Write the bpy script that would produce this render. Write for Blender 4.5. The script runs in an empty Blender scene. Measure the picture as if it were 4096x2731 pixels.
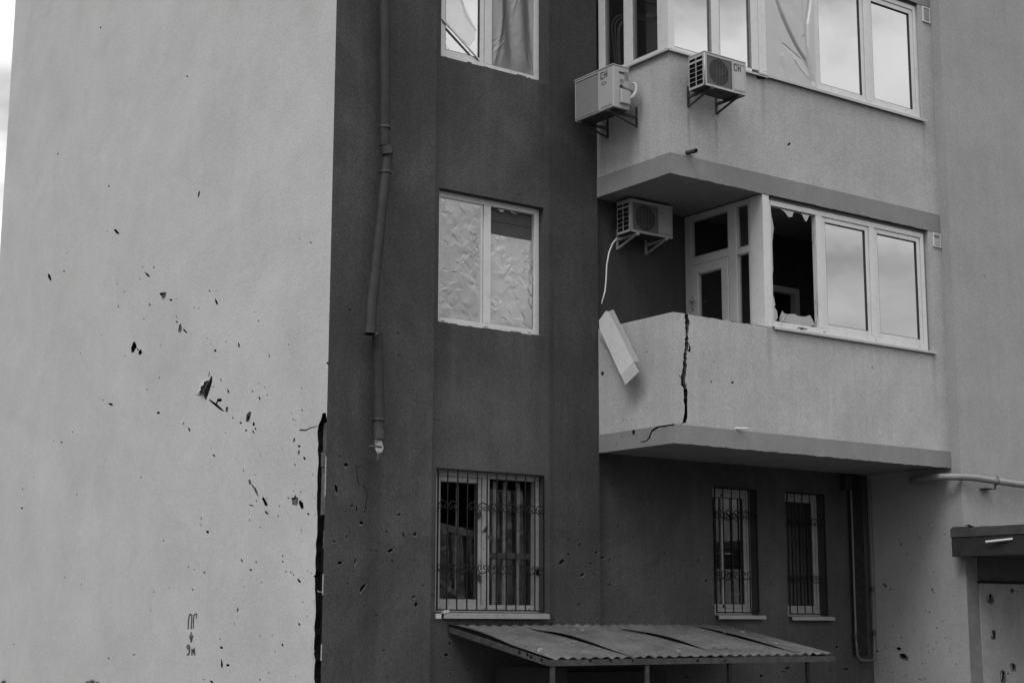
import bpy, bmesh, math, random
from mathutils import Vector, Matrix, noise
from mathutils.geometry import delaunay_2d_cdt
R = math.radians
S = bpy.context.scene
COL = S.collection

# ------------------------------------------------------------------ camera
FPX, YAW, PIT, ROL = 6309.43, 0.942835962, 0.177219573, 0.00262801692
_f = Vector((math.cos(YAW)*math.cos(PIT), math.sin(YAW)*math.cos(PIT), math.sin(PIT)))
_r0 = Vector((math.sin(YAW), -math.cos(YAW), 0)); _u0 = _r0.cross(_f)
_r = math.cos(ROL)*_r0 + math.sin(ROL)*_u0
_u = -math.sin(ROL)*_r0 + math.cos(ROL)*_u0
cd = bpy.data.cameras.new('camera'); cam = bpy.data.objects.new('camera', cd); COL.objects.link(cam)
cd.sensor_width = 36; cd.lens = FPX/4096*36; cd.clip_start = .05; cd.clip_end = 2000
m = Matrix((_r, _u, -_f)).transposed().to_4x4(); cam.matrix_world = m
S.camera = cam

# ------------------------------------------------------------------ sky, sun, exposure
W = bpy.data.worlds.new('World'); S.world = W; W.use_nodes = True
nt = W.node_tree; nt.nodes.clear(); N = nt.nodes.new; L = nt.links.new
out = N('ShaderNodeOutputWorld'); bg = N('ShaderNodeBackground'); L(bg.outputs[0], out.inputs[0])
sky = N('ShaderNodeTexSky'); sky.sky_type = 'NISHITA'; sky.sun_disc = False
SUN_EL, SUN_DIR = R(54), Vector((-0.9, -0.4, 0)).normalized()       # where the light comes from
sky.sun_elevation = SUN_EL; sky.sun_rotation = math.atan2(SUN_DIR.x, SUN_DIR.y)
sky.air_density = 1.0; sky.dust_density = 3.0
bw = N('ShaderNodeRGBToBW'); L(sky.outputs[0], bw.inputs[0])
tc = N('ShaderNodeTexCoord'); mp = N('ShaderNodeMapping'); mp.inputs['Scale'].default_value = (1, 1, 2.2)
mp.inputs['Location'].default_value = (.1, .8, .5)
L(tc.outputs['Generated'], mp.inputs[0])
nz = N('ShaderNodeTexNoise'); nz.inputs['Scale'].default_value = 4.2; nz.inputs['Detail'].default_value = 6
nz.inputs['Roughness'].default_value = .5; L(mp.outputs[0], nz.inputs['Vector'])
cr = N('ShaderNodeMapRange'); cr.inputs['From Min'].default_value = .36; cr.inputs['From Max'].default_value = .62
cr.inputs['To Min'].default_value = .58; cr.inputs['To Max'].default_value = 1.75
cr.interpolation_type = 'SMOOTHSTEP'
L(nz.outputs['Fac'], cr.inputs['Value'])
sx = N('ShaderNodeSeparateXYZ'); L(tc.outputs['Generated'], sx.inputs[0])      # horizon dimmed beyond plain overcast to darken below the balcony
el = N('ShaderNodeMapRange'); el.inputs['From Min'].default_value = 0; el.inputs['From Max'].default_value = 1
el.inputs['To Min'].default_value = 2.0; el.inputs['To Max'].default_value = 20.5; L(sx.outputs['Z'], el.inputs['Value'])
cm = N('ShaderNodeMath'); cm.operation = 'MULTIPLY'; L(el.outputs[0], cm.inputs[0]); L(cr.outputs[0], cm.inputs[1])
mx = N('ShaderNodeMath'); mx.operation = 'MULTIPLY_ADD'; mx.inputs[1].default_value = .15
L(bw.outputs[0], mx.inputs[0]); L(cm.outputs[0], mx.inputs[2])
L(mx.outputs[0], bg.inputs['Color']); bg.inputs['Strength'].default_value = .1
sd = bpy.data.lights.new('sun', 'SUN'); sd.energy = 1.6; sd.angle = R(22); sd.color = (1, .995, .985)
so = bpy.data.objects.new('sun', sd); COL.objects.link(so)
d = -(SUN_DIR*math.cos(SUN_EL) + Vector((0, 0, math.sin(SUN_EL))))
so.rotation_euler = d.to_track_quat('-Z', 'Y').to_euler()
S.view_settings.view_transform = 'Standard'; S.view_settings.look = 'None'
S.view_settings.gamma = 1; S.view_settings.exposure = 0.0
S.render.engine = 'CYCLES'
S.cycles.max_bounces = 8; S.cycles.transparent_max_bounces = 16

# ------------------------------------------------------------------ helpers
def P(px, py, ax, v):
    """point of the plane (axis ax at value v) seen at photo pixel px, py"""
    d = _r*((px-2048)/FPX) + _u*(-(py-1365.5)/FPX) + _f
    return d*(v/d[ax])

def tag(o, label=None, cat=None, group=None, kind=None):
    if label: o['label'] = label
    if cat: o['category'] = cat
    if group: o['group'] = group
    if kind: o['kind'] = kind
    return o

def empty(name, loc, rz=0, label=None, cat=None, group=None):
    o = bpy.data.objects.new(name, None); COL.objects.link(o)
    o.location = loc; o.rotation_euler = (0, 0, rz); o.empty_display_size = .1
    return tag(o, label, cat, group)

def islands(b):
    b.verts.ensure_lookup_table(); seen = set(); res = []
    for v in b.verts:
        if v.index in seen: continue
        st_ = [v]; seen.add(v.index); grp = []
        while st_:
            q = st_.pop(); grp.append(q.index)
            for e_ in q.link_edges:
                o_ = e_.other_vert(q)
                if o_.index not in seen: seen.add(o_.index); st_.append(o_)
        res.append(set(grp))
    return res
SPLIT = {'drain_slot', 'blast_hole', 'torn_mesh', 'side_strip_wall', 'mortar_crumbs', 'wooden_batten', 'cross_batten', 'hand_hold',
         'label_lines', 'cable', 'gasket_strand', 'debris', 'foot', 'corner_blockwork', 'corner_bead', 'crack', 'lining_board', 'roof_flashing',
         'foam_strip', 'hanger_wire', 'interior_wall', 'torn_sill_end', 'roof'}
class Multi:
    def __init__(s, l): object.__setattr__(s, 'l', l)
    def __setattr__(s, k, v):
        for o in s.l: setattr(o, k, v)
    def __setitem__(s, k, v):
        for o in s.l: o[k] = v
class MB:
    def __init__(s): s.b = bmesh.new()
    def face(s, pts, mi=0):
        try:
            f = s.b.faces.new([s.b.verts.new(p) for p in pts]); f.material_index = mi; return f
        except ValueError: return None
    def box(s, x0, x1, y0, y1, z0, z1, mi=0):
        x0, x1 = sorted((x0, x1)); y0, y1 = sorted((y0, y1)); z0, z1 = sorted((z0, z1))
        v = [s.b.verts.new((x, y, z)) for z in (z0, z1) for y in (y0, y1) for x in (x0, x1)]
        for q in ((0,2,3,1),(4,5,7,6),(0,1,5,4),(2,6,7,3),(0,4,6,2),(1,3,7,5)):
            f = s.b.faces.new([v[i] for i in q]); f.material_index = mi
        return s
    def obox(s, c, ax, ay, az, mi=0):
        """box centred at c with half-axis vectors"""
        c = Vector(c); ax = Vector(ax); ay = Vector(ay); az = Vector(az)
        v = [s.b.verts.new(c+ax*i+ay*j+az*k) for k in (-1, 1) for j in (-1, 1) for i in (-1, 1)]
        for q in ((0,2,3,1),(4,5,7,6),(0,1,5,4),(2,6,7,3),(0,4,6,2),(1,3,7,5)):
            f = s.b.faces.new([v[i] for i in q]); f.material_index = mi
        return s
    def bar(s, a, b, w, h, up=(0, 0, 1), mi=0):
        a = Vector(a); b = Vector(b); d = b-a; u = Vector(up)
        if abs(d.normalized().dot(u)) > .99: u = Vector((1, 0, 0))
        x = d.cross(u).normalized(); y = x.cross(d).normalized()
        return s.obox((a+b)/2, d/2, x*w/2, y*h/2, mi)
    def tube(s, pts, r, n=10, caps=True, mi=0, smooth=True):
        pts = [Vector(p) for p in pts]
        if not hasattr(r, '__len__'): r = [r]*len(pts)
        rings = []; prev = None
        for i, p in enumerate(pts):
            t = (pts[min(i+1, len(pts)-1)]-pts[max(i-1, 0)]).normalized()
            if prev is None:
                a = t.orthogonal().normalized()
            else:
                a = (prev-t*prev.dot(t)).normalized()
            prev = a; b = t.cross(a)
            rings.append([s.b.verts.new(p+(a*math.cos(2*math.pi*k/n)+b*math.sin(2*math.pi*k/n))*r[i]) for k in range(n)])
        for i in range(len(rings)-1):
            for k in range(n):
                f = s.b.faces.new((rings[i][k], rings[i][(k+1) % n], rings[i+1][(k+1) % n], rings[i+1][k]))
                f.smooth = smooth; f.material_index = mi
        if caps:
            for rg in (rings[0][::-1], rings[-1]):
                f = s.b.faces.new([s.b.verts.new(v.co) for v in rg]); f.material_index = mi
        return s
    def build(s, name, mat, parent=None, bevel=0, loc=None):
        bmesh.ops.recalc_face_normals(s.b, faces=s.b.faces) if getattr(s, 'rn', True) else None
        if name in SPLIT:
            s.b.verts.index_update(); gr = islands(s.b)
            if len(gr) > 1:
                o = None; src = bpy.data.meshes.new('tmp'); s.b.to_mesh(src); s.b.free(); res = []
                for g_ in gr:
                    q = MB(); q.b.from_mesh(src); q.b.verts.ensure_lookup_table()
                    bmesh.ops.delete(q.b, geom=[v for v in q.b.verts if v.index not in g_], context='VERTS')
                    me = bpy.data.meshes.new(name); q.b.to_mesh(me); q.b.free()
                    for mm in (mat if isinstance(mat, (list, tuple)) else [mat]): me.materials.append(mm)
                    o = bpy.data.objects.new(name, me); COL.objects.link(o); res.append(o)
                    if parent: o.parent = parent
                o['_sib'] = len(res); s.sib = res
                del o['_sib']
                return Multi(res)
        me = bpy.data.meshes.new(name); s.b.to_mesh(me); s.b.free()
        for mm in (mat if isinstance(mat, (list, tuple)) else [mat]): me.materials.append(mm)
        o = bpy.data.objects.new(name, me); COL.objects.link(o)
        if parent: o.parent = parent
        if loc: o.location = loc
        if bevel:
            md = o.modifiers.new('bevel', 'BEVEL'); md.width = bevel; md.segments = 2; md.limit_method = 'ANGLE'
        return o

def sheet(mb, outer, holes, to3, mi=0, rim=None, grid=0):
    """flat sheet with real recesses. outer: 2D polygon; holes: (poly, depth, back material index or None = open, rim index)"""
    verts = []; faces = []
    for poly in [outer]+[h[0] for h in holes]:
        idx = []
        for p in poly: idx.append(len(verts)); verts.append(Vector((p[0], p[1])))
        # CCW
        ar = sum(poly[i][0]*poly[(i+1) % len(poly)][1]-poly[(i+1) % len(poly)][0]*poly[i][1] for i in range(len(poly)))
        faces.append(idx if ar > 0 else idx[::-1])
    vs, es, fs, ov, oe, of = delaunay_2d_cdt(verts, [], faces, 0, 1e-6)
    emap = {}
    state = []
    for f, o in zip(fs, of):
        if 0 not in o: state.append(None); continue
        hs = [i-1 for i in o if i > 0]
        h = max(hs, key=lambda i: holes[i][1]) if hs else -1
        state.append(h)
        for a, b in zip(f, list(f[1:])+[f[0]]): emap.setdefault((a, b), []).append(len(state)-1)
    cache = {}
    def V(i, dep):
        k = (i, round(dep, 4))
        if k not in cache: cache[k] = mb.b.verts.new(to3(vs[i][0], vs[i][1], dep))
        return cache[k]
    for f, st in zip(fs, state):
        if st is None: continue
        if st == -1: dep, m_ = 0, mi
        else:
            dep, m_ = holes[st][1], holes[st][2]
            if m_ is None: continue
        try:
            ff = mb.b.faces.new([V(i, dep) for i in f]); ff.material_index = m_
        except ValueError: pass
    for (a, b), l in emap.items():
        for fi in l:
            st = state[fi]
            if st is None or st == -1: continue
            other = emap.get((b, a))
            ot = state[other[0]] if other else None
            if other is None: continue
            d0 = 0 if ot == -1 else holes[ot][1]; d1 = holes[st][1]
            if d1 > d0 and ot != st:
                try:
                    ff = mb.b.faces.new((V(a, d0), V(b, d0), V(b, d1), V(a, d1)))
                    ff.material_index = holes[st][3] if len(holes[st]) > 3 else mi
                except ValueError: pass

def front(Y): return lambda u, v, d: (u, Y+d, v)
def side(X): return lambda u, v, d: (X+d, u, v)
def rect(u0, u1, v0, v1): return [(u0, v0), (u1, v0), (u1, v1), (u0, v1)]

rnd = random.Random(7)
def blob(cx, cy, ln, wd, ang, n=11):
    a = R(ang); c, s_ = math.cos(a), math.sin(a); o = []
    for k in range(n):
        t = 2*math.pi*k/n+rnd.uniform(-.15, .15); q = rnd.uniform(.72, 1.22)
        x = math.cos(t)*ln/2*q; y = math.sin(t)*wd/2*q
        o.append((cx+x*c-y*s_, cy+x*s_+y*c))
    return o
def chips(lst, ox, oy, sc, ax, v, grow=1.15):
    rim = abs(v-X0) > .001
    """list of (x, y, length, width, angle, kind) read off an enlargement -> hole list on a plane"""
    hs = []
    for t in lst:
        t = tuple(t)+((5, 5, 0, 0)[len(t)-2:] if len(t) < 6 else ())
        x, y, ln, wd, ang, kd = t
        pl = blob(ox+x*sc, oy+y*sc, max(ln*sc*grow, 4.6), max(wd*sc*grow, 3.8), ang)
        pts = [P(a, b, ax, v) for a, b in pl]
        pts = [((p.x if ax == 1 else p.y), p.z) for p in pts]
        if rim and kd == 0 and ln >= 13 and rnd.random() < .6:
            q = [P(a, b, ax, v) for a, b in blob(ox+x*sc+rnd.uniform(-2, 3), oy+y*sc+rnd.uniform(0, 5), max(ln*sc*1.7, 9), max(wd*sc*1.9, 8), ang)]
            hs.append(([((p.x if ax == 1 else p.y), p.z) for p in q], .004, 1, 1))
        hs.append((pts, .010 if kd == 1 else .045, 1 if kd == 1 else 2, 1 if kd == 1 else 2))
    return hs
def pxpoly(pts, ax, v):
    q = [P(a, b, ax, v) for a, b in pts]
    return [((p.x if ax == 1 else p.y), p.z) for p in q]

# ------------------------------------------------------------------ materials
def mat(name, col, rough=.6, metal=0, mott=.0, mscale=1.5, fine=.0, fscale=180, bump=0, bscale=200, bdist=.002,
        streak=0, lump=0, spec=.5, dirt=0, stripes=(), patch=0):
    m = bpy.data.materials.new(name); m.use_nodes = True; t = m.node_tree; n = t.nodes; l = t.links
    b = n['Principled BSDF']; b.inputs['Roughness'].default_value = rough; b.inputs['Metallic'].default_value = metal
    b.inputs['Specular IOR Level'].default_value = spec
    tcn = n.new('ShaderNodeTexCoord')
    geo = n.new('ShaderNodeNewGeometry')
    val = None
    def noise_(scale, detail=4, rg=.6, vec=None, dist=0):
        x = n.new('ShaderNodeTexNoise'); x.inputs['Scale'].default_value = scale; x.inputs['Detail'].default_value = detail
        x.inputs['Roughness'].default_value = rg; x.inputs['Distortion'].default_value = dist
        l.new(vec if vec else geo.outputs['Position'], x.inputs['Vector']); return x.outputs['Fac']
    def mr(src, a, b_, lo, hi):
        x = n.new('ShaderNodeMapRange'); x.inputs[1].default_value = a; x.inputs[2].default_value = b_
        x.inputs[3].default_value = lo; x.inputs[4].default_value = hi; l.new(src, x.inputs[0]); return x.outputs[0]
    def mul(a, b_):
        x = n.new('ShaderNodeMath'); x.operation = 'MULTIPLY'; l.new(a, x.inputs[0])
        if hasattr(b_, 'node'): l.new(b_, x.inputs[1])
        else: x.inputs[1].default_value = b_
        return x.outputs[0]
    terms = []
    if mott: terms.append(mr(noise_(mscale, 5, .62, dist=.4), .3, .7, 1-mott, 1+mott))
    if fine: terms.append(mr(noise_(fscale, 2, .8), .25, .75, 1-fine, 1+fine))
    if streak:
        mpn = n.new('ShaderNodeMapping'); mpn.inputs['Scale'].default_value = (5, 5, .35)
        l.new(geo.outputs['Position'], mpn.inputs[0])
        terms.append(mr(noise_(2.2, 6, .7, mpn.outputs[0]), .3, .7, 1-streak, 1+streak*.6))
    if dirt:
        terms.append(mr(noise_(9, 6, .75, dist=1.2), .5, .72, 1, 1-dirt))
    if patch: terms.append(mr(noise_(.55, 7, .68, dist=.8), .42, .62, 1-patch, 1+patch*.5))
    if stripes:      # rain and rust streaks running down from named points: (axis, centre, half width, top, bottom, strength)
        sp = n.new('ShaderNodeSeparateXYZ'); l.new(geo.outputs['Position'], sp.inputs[0])
        wv = n.new('ShaderNodeMapping'); wv.inputs['Scale'].default_value = (2, 2, 6); l.new(geo.outputs['Position'], wv.inputs[0])
        wob_ = mr(noise_(3, 3, .6, wv.outputs[0]), 0, 1, -.02, .02)
        for axn, c_, hw, zt, zb, st_ in stripes:
            a1 = n.new('ShaderNodeMath'); a1.operation = 'ADD'; l.new(sp.outputs[axn], a1.inputs[0]); l.new(wob_, a1.inputs[1])
            a2 = n.new('ShaderNodeMath'); a2.operation = 'SUBTRACT'; l.new(a1.outputs[0], a2.inputs[0]); a2.inputs[1].default_value = c_
            a3 = n.new('ShaderNodeMath'); a3.operation = 'ABSOLUTE'; l.new(a2.outputs[0], a3.inputs[0])
            fx = n.new('ShaderNodeMapRange'); fx.interpolation_type = 'SMOOTHSTEP'; l.new(a3.outputs[0], fx.inputs[0])
            for i_, q in enumerate((hw*.2, hw, 1, 0)): fx.inputs[i_+1].default_value = q
            fz = n.new('ShaderNodeMapRange'); l.new(sp.outputs['Z'], fz.inputs[0])
            for i_, q in enumerate((zb, zt, 0, st_)): fz.inputs[i_+1].default_value = q
            f2 = n.new('ShaderNodeMapRange'); l.new(sp.outputs['Z'], f2.inputs[0])
            for i_, q in enumerate((zt, zt+.03, 1, 0)): f2.inputs[i_+1].default_value = q
            pr = mul(mul(fx.outputs[0], fz.outputs[0]), f2.outputs[0])
            iv = n.new('ShaderNodeMath'); iv.operation = 'SUBTRACT'; iv.inputs[0].default_value = 1; l.new(pr, iv.inputs[1]); terms.append(iv.outputs[0])
    if terms:
        v = terms[0]
        for x in terms[1:]: v = mul(v, x)
        v = mul(v, col)
        cmb = n.new('ShaderNodeCombineColor')
        for i in range(3): l.new(v, cmb.inputs[i])
        l.new(cmb.outputs[0], b.inputs['Base Color'])
    else: b.inputs['Base Color'].default_value = (col, col, col, 1)
    nrm = None
    if lump:
        bp = n.new('ShaderNodeBump'); bp.inputs['Distance'].default_value = lump; bp.inputs['Strength'].default_value = 1
        l.new(noise_(.9, 3, .5, dist=.3), bp.inputs['Height']); nrm = bp.outputs[0]
    if bump:
        bp = n.new('ShaderNodeBump'); bp.inputs['Distance'].default_value = bdist; bp.inputs['Strength'].default_value = bump
        l.new(noise_(bscale, 3, .7), bp.inputs['Height'])
        if nrm: l.new(nrm, bp.inputs['Normal'])
        nrm = bp.outputs[0]
    if nrm: l.new(nrm, b.inputs['Normal'])
    return m

def glass(name, refl=.4, dust=.0, wob=.0, tint=.9):
    m = bpy.data.materials.new(name); m.use_nodes = True; t = m.node_tree; n = t.nodes; l = t.links; n.clear()
    o = n.new('ShaderNodeOutputMaterial'); tr = n.new('ShaderNodeBsdfTransparent'); tr.inputs[0].default_value = (tint,)*3+(1,)
    g = n.new('ShaderNodeBsdfGlossy'); g.inputs['Roughness'].default_value = .015
    fr = n.new('ShaderNodeLayerWeight'); pw = n.new('ShaderNodeMath'); pw.operation = 'POWER'; pw.inputs[1].default_value = 4
    l.new(fr.outputs['Facing'], pw.inputs[0])      # same from both sides of the pane
    ma = n.new('ShaderNodeMath'); ma.operation = 'MULTIPLY_ADD'; ma.inputs[1].default_value = .8; ma.inputs[2].default_value = refl
    ma.use_clamp = True; l.new(pw.outputs[0], ma.inputs[0])
    mxx = n.new('ShaderNodeMixShader'); l.new(ma.outputs[0], mxx.inputs[0]); l.new(tr.outputs[0], mxx.inputs[1]); l.new(g.outputs[0], mxx.inputs[2])
    fin = mxx.outputs[0]
    geo = n.new('ShaderNodeNewGeometry')
    if wob:
        nn = n.new('ShaderNodeTexNoise'); nn.inputs['Scale'].default_value = 1.4; l.new(geo.outputs['Position'], nn.inputs['Vector'])
        bp = n.new('ShaderNodeBump'); bp.inputs['Distance'].default_value = wob; l.new(nn.outputs[0], bp.inputs['Height'])
        l.new(bp.outputs[0], g.inputs['Normal'])
    if dust:
        df = n.new('ShaderNodeBsdfDiffuse'); df.inputs[0].default_value = (.5,)*3+(1,)
        nn = n.new('ShaderNodeTexNoise'); nn.inputs['Scale'].default_value = 3; nn.inputs['Detail'].default_value = 6
        l.new(geo.outputs['Position'], nn.inputs['Vector'])
        r_ = n.new('ShaderNodeMapRange'); r_.inputs[1].default_value = .3; r_.inputs[2].default_value = .75
        r_.inputs[3].default_value = dust*.4; r_.inputs[4].default_value = dust*1.4; l.new(nn.outputs[0], r_.inputs[0])
        m2 = n.new('ShaderNodeMixShader'); l.new(r_.outputs[0], m2.inputs[0]); l.new(fin, m2.inputs[1]); l.new(df.outputs[0], m2.inputs[2]); fin = m2.outputs[0]
    l.new(fin, o.inputs[0]); return m

def film(name, col=.5, transp=.25, rough=.25, bscale=7, bd=.02):
    m = bpy.data.materials.new(name); m.use_nodes = True; t = m.node_tree; n = t.nodes; l = t.links; n.clear()
    o = n.new('ShaderNodeOutputMaterial'); geo = n.new('ShaderNodeNewGeometry')
    mp_ = n.new('ShaderNodeMapping'); mp_.inputs['Scale'].default_value = (1, 1, .55); mp_.inputs['Rotation'].default_value = (0, .5, 0)
    l.new(geo.outputs['Position'], mp_.inputs[0])
    nn = n.new('ShaderNodeTexNoise'); nn.inputs['Scale'].default_value = bscale; nn.inputs['Detail'].default_value = 8; nn.inputs['Roughness'].default_value = .55; nn.inputs['Distortion'].default_value = .5
    l.new(mp_.outputs[0], nn.inputs['Vector'])
    bp = n.new('ShaderNodeBump'); bp.inputs['Distance'].default_value = bd; l.new(nn.outputs[0], bp.inputs['Height'])
    df = n.new('ShaderNodeBsdfDiffuse'); df.inputs[0].default_value = (col,)*3+(1,); l.new(bp.outputs[0], df.inputs['Normal'])
    tl = n.new('ShaderNodeBsdfTranslucent'); tl.inputs[0].default_value = (col,)*3+(1,)
    g = n.new('ShaderNodeBsdfGlossy'); g.inputs['Roughness'].default_value = rough; l.new(bp.outputs[0], g.inputs['Normal'])
    tr = n.new('ShaderNodeBsdfTransparent')
    def mix(f, a, b):
        x = n.new('ShaderNodeMixShader'); x.inputs[0].default_value = f; l.new(a, x.inputs[1]); l.new(b, x.inputs[2]); return x.outputs[0]
    s_ = mix(.25, df.outputs[0], tl.outputs[0]); s_ = mix(.30, s_, g.outputs[0]); s_ = mix(transp, s_, tr.outputs[0])
    l.new(s_, o.inputs[0]); return m

M = dict(
    light=mat('light_stucco', .365, .9, mott=.05, mscale=1.1, fine=.19, fscale=62, bump=.6, bscale=70, bdist=.006, streak=.02, lump=.03, patch=.035, spec=.2),
    dark=mat('dark_stucco', .056, .9, mott=.12, mscale=1.3, fine=.45, fscale=62, bump=.7, bscale=70, bdist=.006, streak=.12, lump=.02, patch=.22, stripes=[('X', 8.10, .16, 1.6, -2.6, .30), ('X', 9.0, .12, 3.1, 1.6, .2), ('X', 10.25, .12, 3.1, 1.6, .25), ('X', 10.3, .1, 6.0, 4.6, .25), ('X', 9.1, .2, 6.0, 4.8, .15), ('X', 10.9, .15, 9, -2, .12)], spec=.25),
    grey=mat('grey_stucco', .265, .9, mott=.07, mscale=1.6, fine=.24, fscale=62, bump=.6, bscale=70, bdist=.006, streak=.05, lump=.02, spec=.2),
    bal=mat('balcony_stucco', .335, .9, mott=.07, mscale=2.0, fine=.24, fscale=62, bump=.6, bscale=70, bdist=.006, streak=.07, lump=.02, spec=.2, patch=.07, stripes=[('X', 11.30, .03, 5.5, 5.0, .3), ('X', 11.71, .03, 5.5, 5.0, .3), ('X', 12.45, .05, 6.15, 5.2, .22), ('Y', 12.82, .03, 5.4, 5.0, .2), ('X', 15.25, .05, 3.25, 2.3, .2), ('X', 15.25, .05, 6.15, 5.2, .2), ('X', 12.45, .06, 3.25, 2.4, .18)]),
    band=mat('band_paint', .185, .85, mott=.10, mscale=3, fine=.24, fscale=62, bump=.5, bscale=70, bdist=.005, streak=.05, spec=.2),
    soffit=mat('soffit_concrete', .2, .95, mott=.12, mscale=3, fine=.1, bump=.6, bscale=40, bdist=.006, spec=.1),
    exposed=mat('exposed_insulation', .085, .95, mott=.6, mscale=30, bump=1, bscale=60, bdist=.01, spec=.1),
    hole=mat('hole_dark', .010, 1, mott=.3, mscale=40, spec=0),  # near-black base puts the shade inside the pits into the colour
    concrete=mat('raw_concrete', .022, .95, mott=.45, mscale=14, fine=.3, fscale=60, bump=1, bscale=40, bdist=.012, spec=.1),
    pvc=mat('white_pvc', .50, .35, mott=.04, mscale=4, dirt=.18, spec=.5),
    gasket=mat('black_gasket', .02, .6),
    sheetmetal=mat('painted_sheet_metal', .36, .4, mott=.06, mscale=6, dirt=.2),
    acwhite=mat('ac_casing', .31, .38, mott=.04, mscale=7, dirt=.06),
    acdark=mat('ac_dark_inside', .015, .7),
    acrib=mat('ac_ribbed_front', .21, .5, dirt=.2),
    bay=mat('bay_stucco', .066, .9, mott=.12, mscale=1.3, fine=.45, fscale=62, bump=.7, bscale=70, bdist=.006, streak=.12, lump=.02, patch=.2, spec=.2, stripes=[('X', 9.0, .12, 3.1, 1.6, .2), ('X', 10.25, .12, 3.1, 1.6, .25), ('X', 10.3, .1, 6.0, 4.6, .25), ('X', 9.1, .2, 6.0, 4.8, .15)]),
    pierm=mat('pier_stucco', .046, .9, mott=.12, mscale=1.3, fine=.45, fscale=62, bump=.7, bscale=70, bdist=.006, streak=.12, lump=.02, patch=.2, spec=.2),
    fangrille=mat('fan_grille_grey', .11, .5, dirt=.3),
    acgrille=mat('ac_grille_grey', .17, .5, dirt=.3),
    print_=mat('black_print', .03, .6),
    iron=mat('wrought_iron', .010, .7, metal=0, mott=.2, mscale=20, spec=.15),
    bracketd=mat('rusty_bracket', .03, .7, mott=.3, mscale=30),
    bracketl=mat('white_bracket', .35, .5, dirt=.3),
    pipe=mat('painted_downpipe', .030, .6, mott=.2, mscale=6, dirt=.35, spec=.18),
    pipedark=mat('dark_coupling', .03, .5),
    tornmetal=mat('torn_zinc', .17, .35, metal=.3),
    gaspipe=mat('gas_pipe_paint', .18, .5, dirt=.3, mott=.1),
    gaspipel=mat('yellowish_pipe_paint', .11, .5, dirt=.3, mott=.1),
    roof=mat('corrugated_roof', .062, .75, mott=.4, mscale=3, fine=.15, fscale=40, dirt=.4, bump=.4, bscale=30, bdist=.004, spec=.4),
    steel=mat('weathered_steel', .045, .7, mott=.4, mscale=9, dirt=.5, spec=.2),
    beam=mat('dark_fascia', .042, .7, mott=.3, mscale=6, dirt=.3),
    nearblack=mat('black_fascia', .012, .8, mott=.5, mscale=8),  # near-black base for canopy slab and lining boards
    room=mat('room_wall', .12, .9, mott=.1),
    wood=mat('batten_wood', .13, .7, mott=.3, mscale=12, dirt=.3),
    dwood=mat('dark_batten', .03, .8, mott=.3, mscale=12),
    card=mat('cardboard', .06, .85, mott=.15, mscale=8),
    ground=mat('ground_earth', .05, .95, mott=.35, mscale=.7, fine=.3, fscale=20, bump=1, bscale=10, bdist=.03),
    path=mat('paving', .09, .9, mott=.2, mscale=2, fine=.15, fscale=40, bump=.4, bscale=40, bdist=.005),
    needle=mat('needles', .028, .7, mott=.3, mscale=30),
    bark=mat('bark', .06, .9, mott=.3, mscale=20, bump=1, bscale=30, bdist=.01),
    hose=mat('grey_hose', .22, .6, mott=.15, mscale=12),
    cable=mat('white_cable', .5, .5, dirt=.2),
    blackcable=mat('black_cable', .02, .5),
    foil=mat('wrapped_pipe', .36, .6, mott=.25, mscale=25, bump=1, bscale=40, bdist=.01),
    panel=mat('door_panel_plaster', .22, .85, mott=.2, mscale=3.5, fine=.12, bump=.5, bscale=80, bdist=.004, dirt=.15),
    wallshade=mat('rough_side_strip', .14, .9, mott=.2, mscale=5, fine=.15, bump=.6, bscale=80, bdist=.005),
    pvcshade=mat('shaded_dirty_pvc', .25, .5, mott=.12, mscale=6, dirt=.45),  # dirty PVC, the shaded windows' dimness put into its base colour
    sillg=mat('dark_dirty_sill', .22, .5, mott=.1, mscale=6, dirt=.3),  # darker base than the balcony sills, plus dirt
    film2=film('bright_plastic_film', .42, .10, .16, 6, .010),
    glass=glass('window_glass', .56, dust=.03, wob=.0015, tint=.35),
    glassdark=glass('plain_glass', .12, dust=.008, tint=.5),
    shard=glass('broken_glass', .22, dust=.05, tint=.85),
    film=film('plastic_film', .27, .14, .15, 6, .010),
    filmg=film('grey_plastic_film', .15, .3, .5, 4, .006),
    filmd=film('thin_plastic_film', .07, .80, .2, 6, .01),
    sheetf=film('smooth_white_film', .33, .04, .5, 1.2, .004),
)

# ------------------------------------------------------------------ key planes (camera eye is the origin)
YA, YB, YBAL, YE = 13.528, 13.61, 12.28, 12.14
X0, XBL, XBR, XP, XE = 7.575, 8.815, 10.401, 11.02, 15.48
GZ, TOP, YBACK = -2.6, 12.6, 23.95
ST = 2.95
XEND = 24.0

# ground
g = MB(); g.face([(-300, -300, GZ), (300, -300, GZ), (300, 300, GZ), (-300, 300, GZ)])
tag(g.build('ground', M['ground']), kind='structure')
g = MB(); g.face([(5.9, 8.5, GZ+.004), (24, 8.5, GZ+.004), (24, 13.5, GZ+.004), (5.9, 13.5, GZ+.004)])
tag(g.build('path', M['path']), kind='structure')

BLD = empty('apartment_building', (X0, YA, GZ), 0,
            'shell-scarred apartment block with pale end wall, dark stair bay and stacked balconies', 'building')
BLD_INV = Matrix.Translation((-X0, -YA, -GZ))
def part(mb, name, m_, parent=None, bevel=0, label=None):
    """part of the building: mesh given in world coordinates"""
    par = parent or BLD
    o = mb.build(name, m_, par, bevel)
    o.matrix_parent_inverse = BLD_INV if par is BLD else Matrix.Identity(4)
    if label: o['label'] = label
    return o
WM = lambda a: [a, M['exposed'], M['hole'], M['concrete']]

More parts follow.
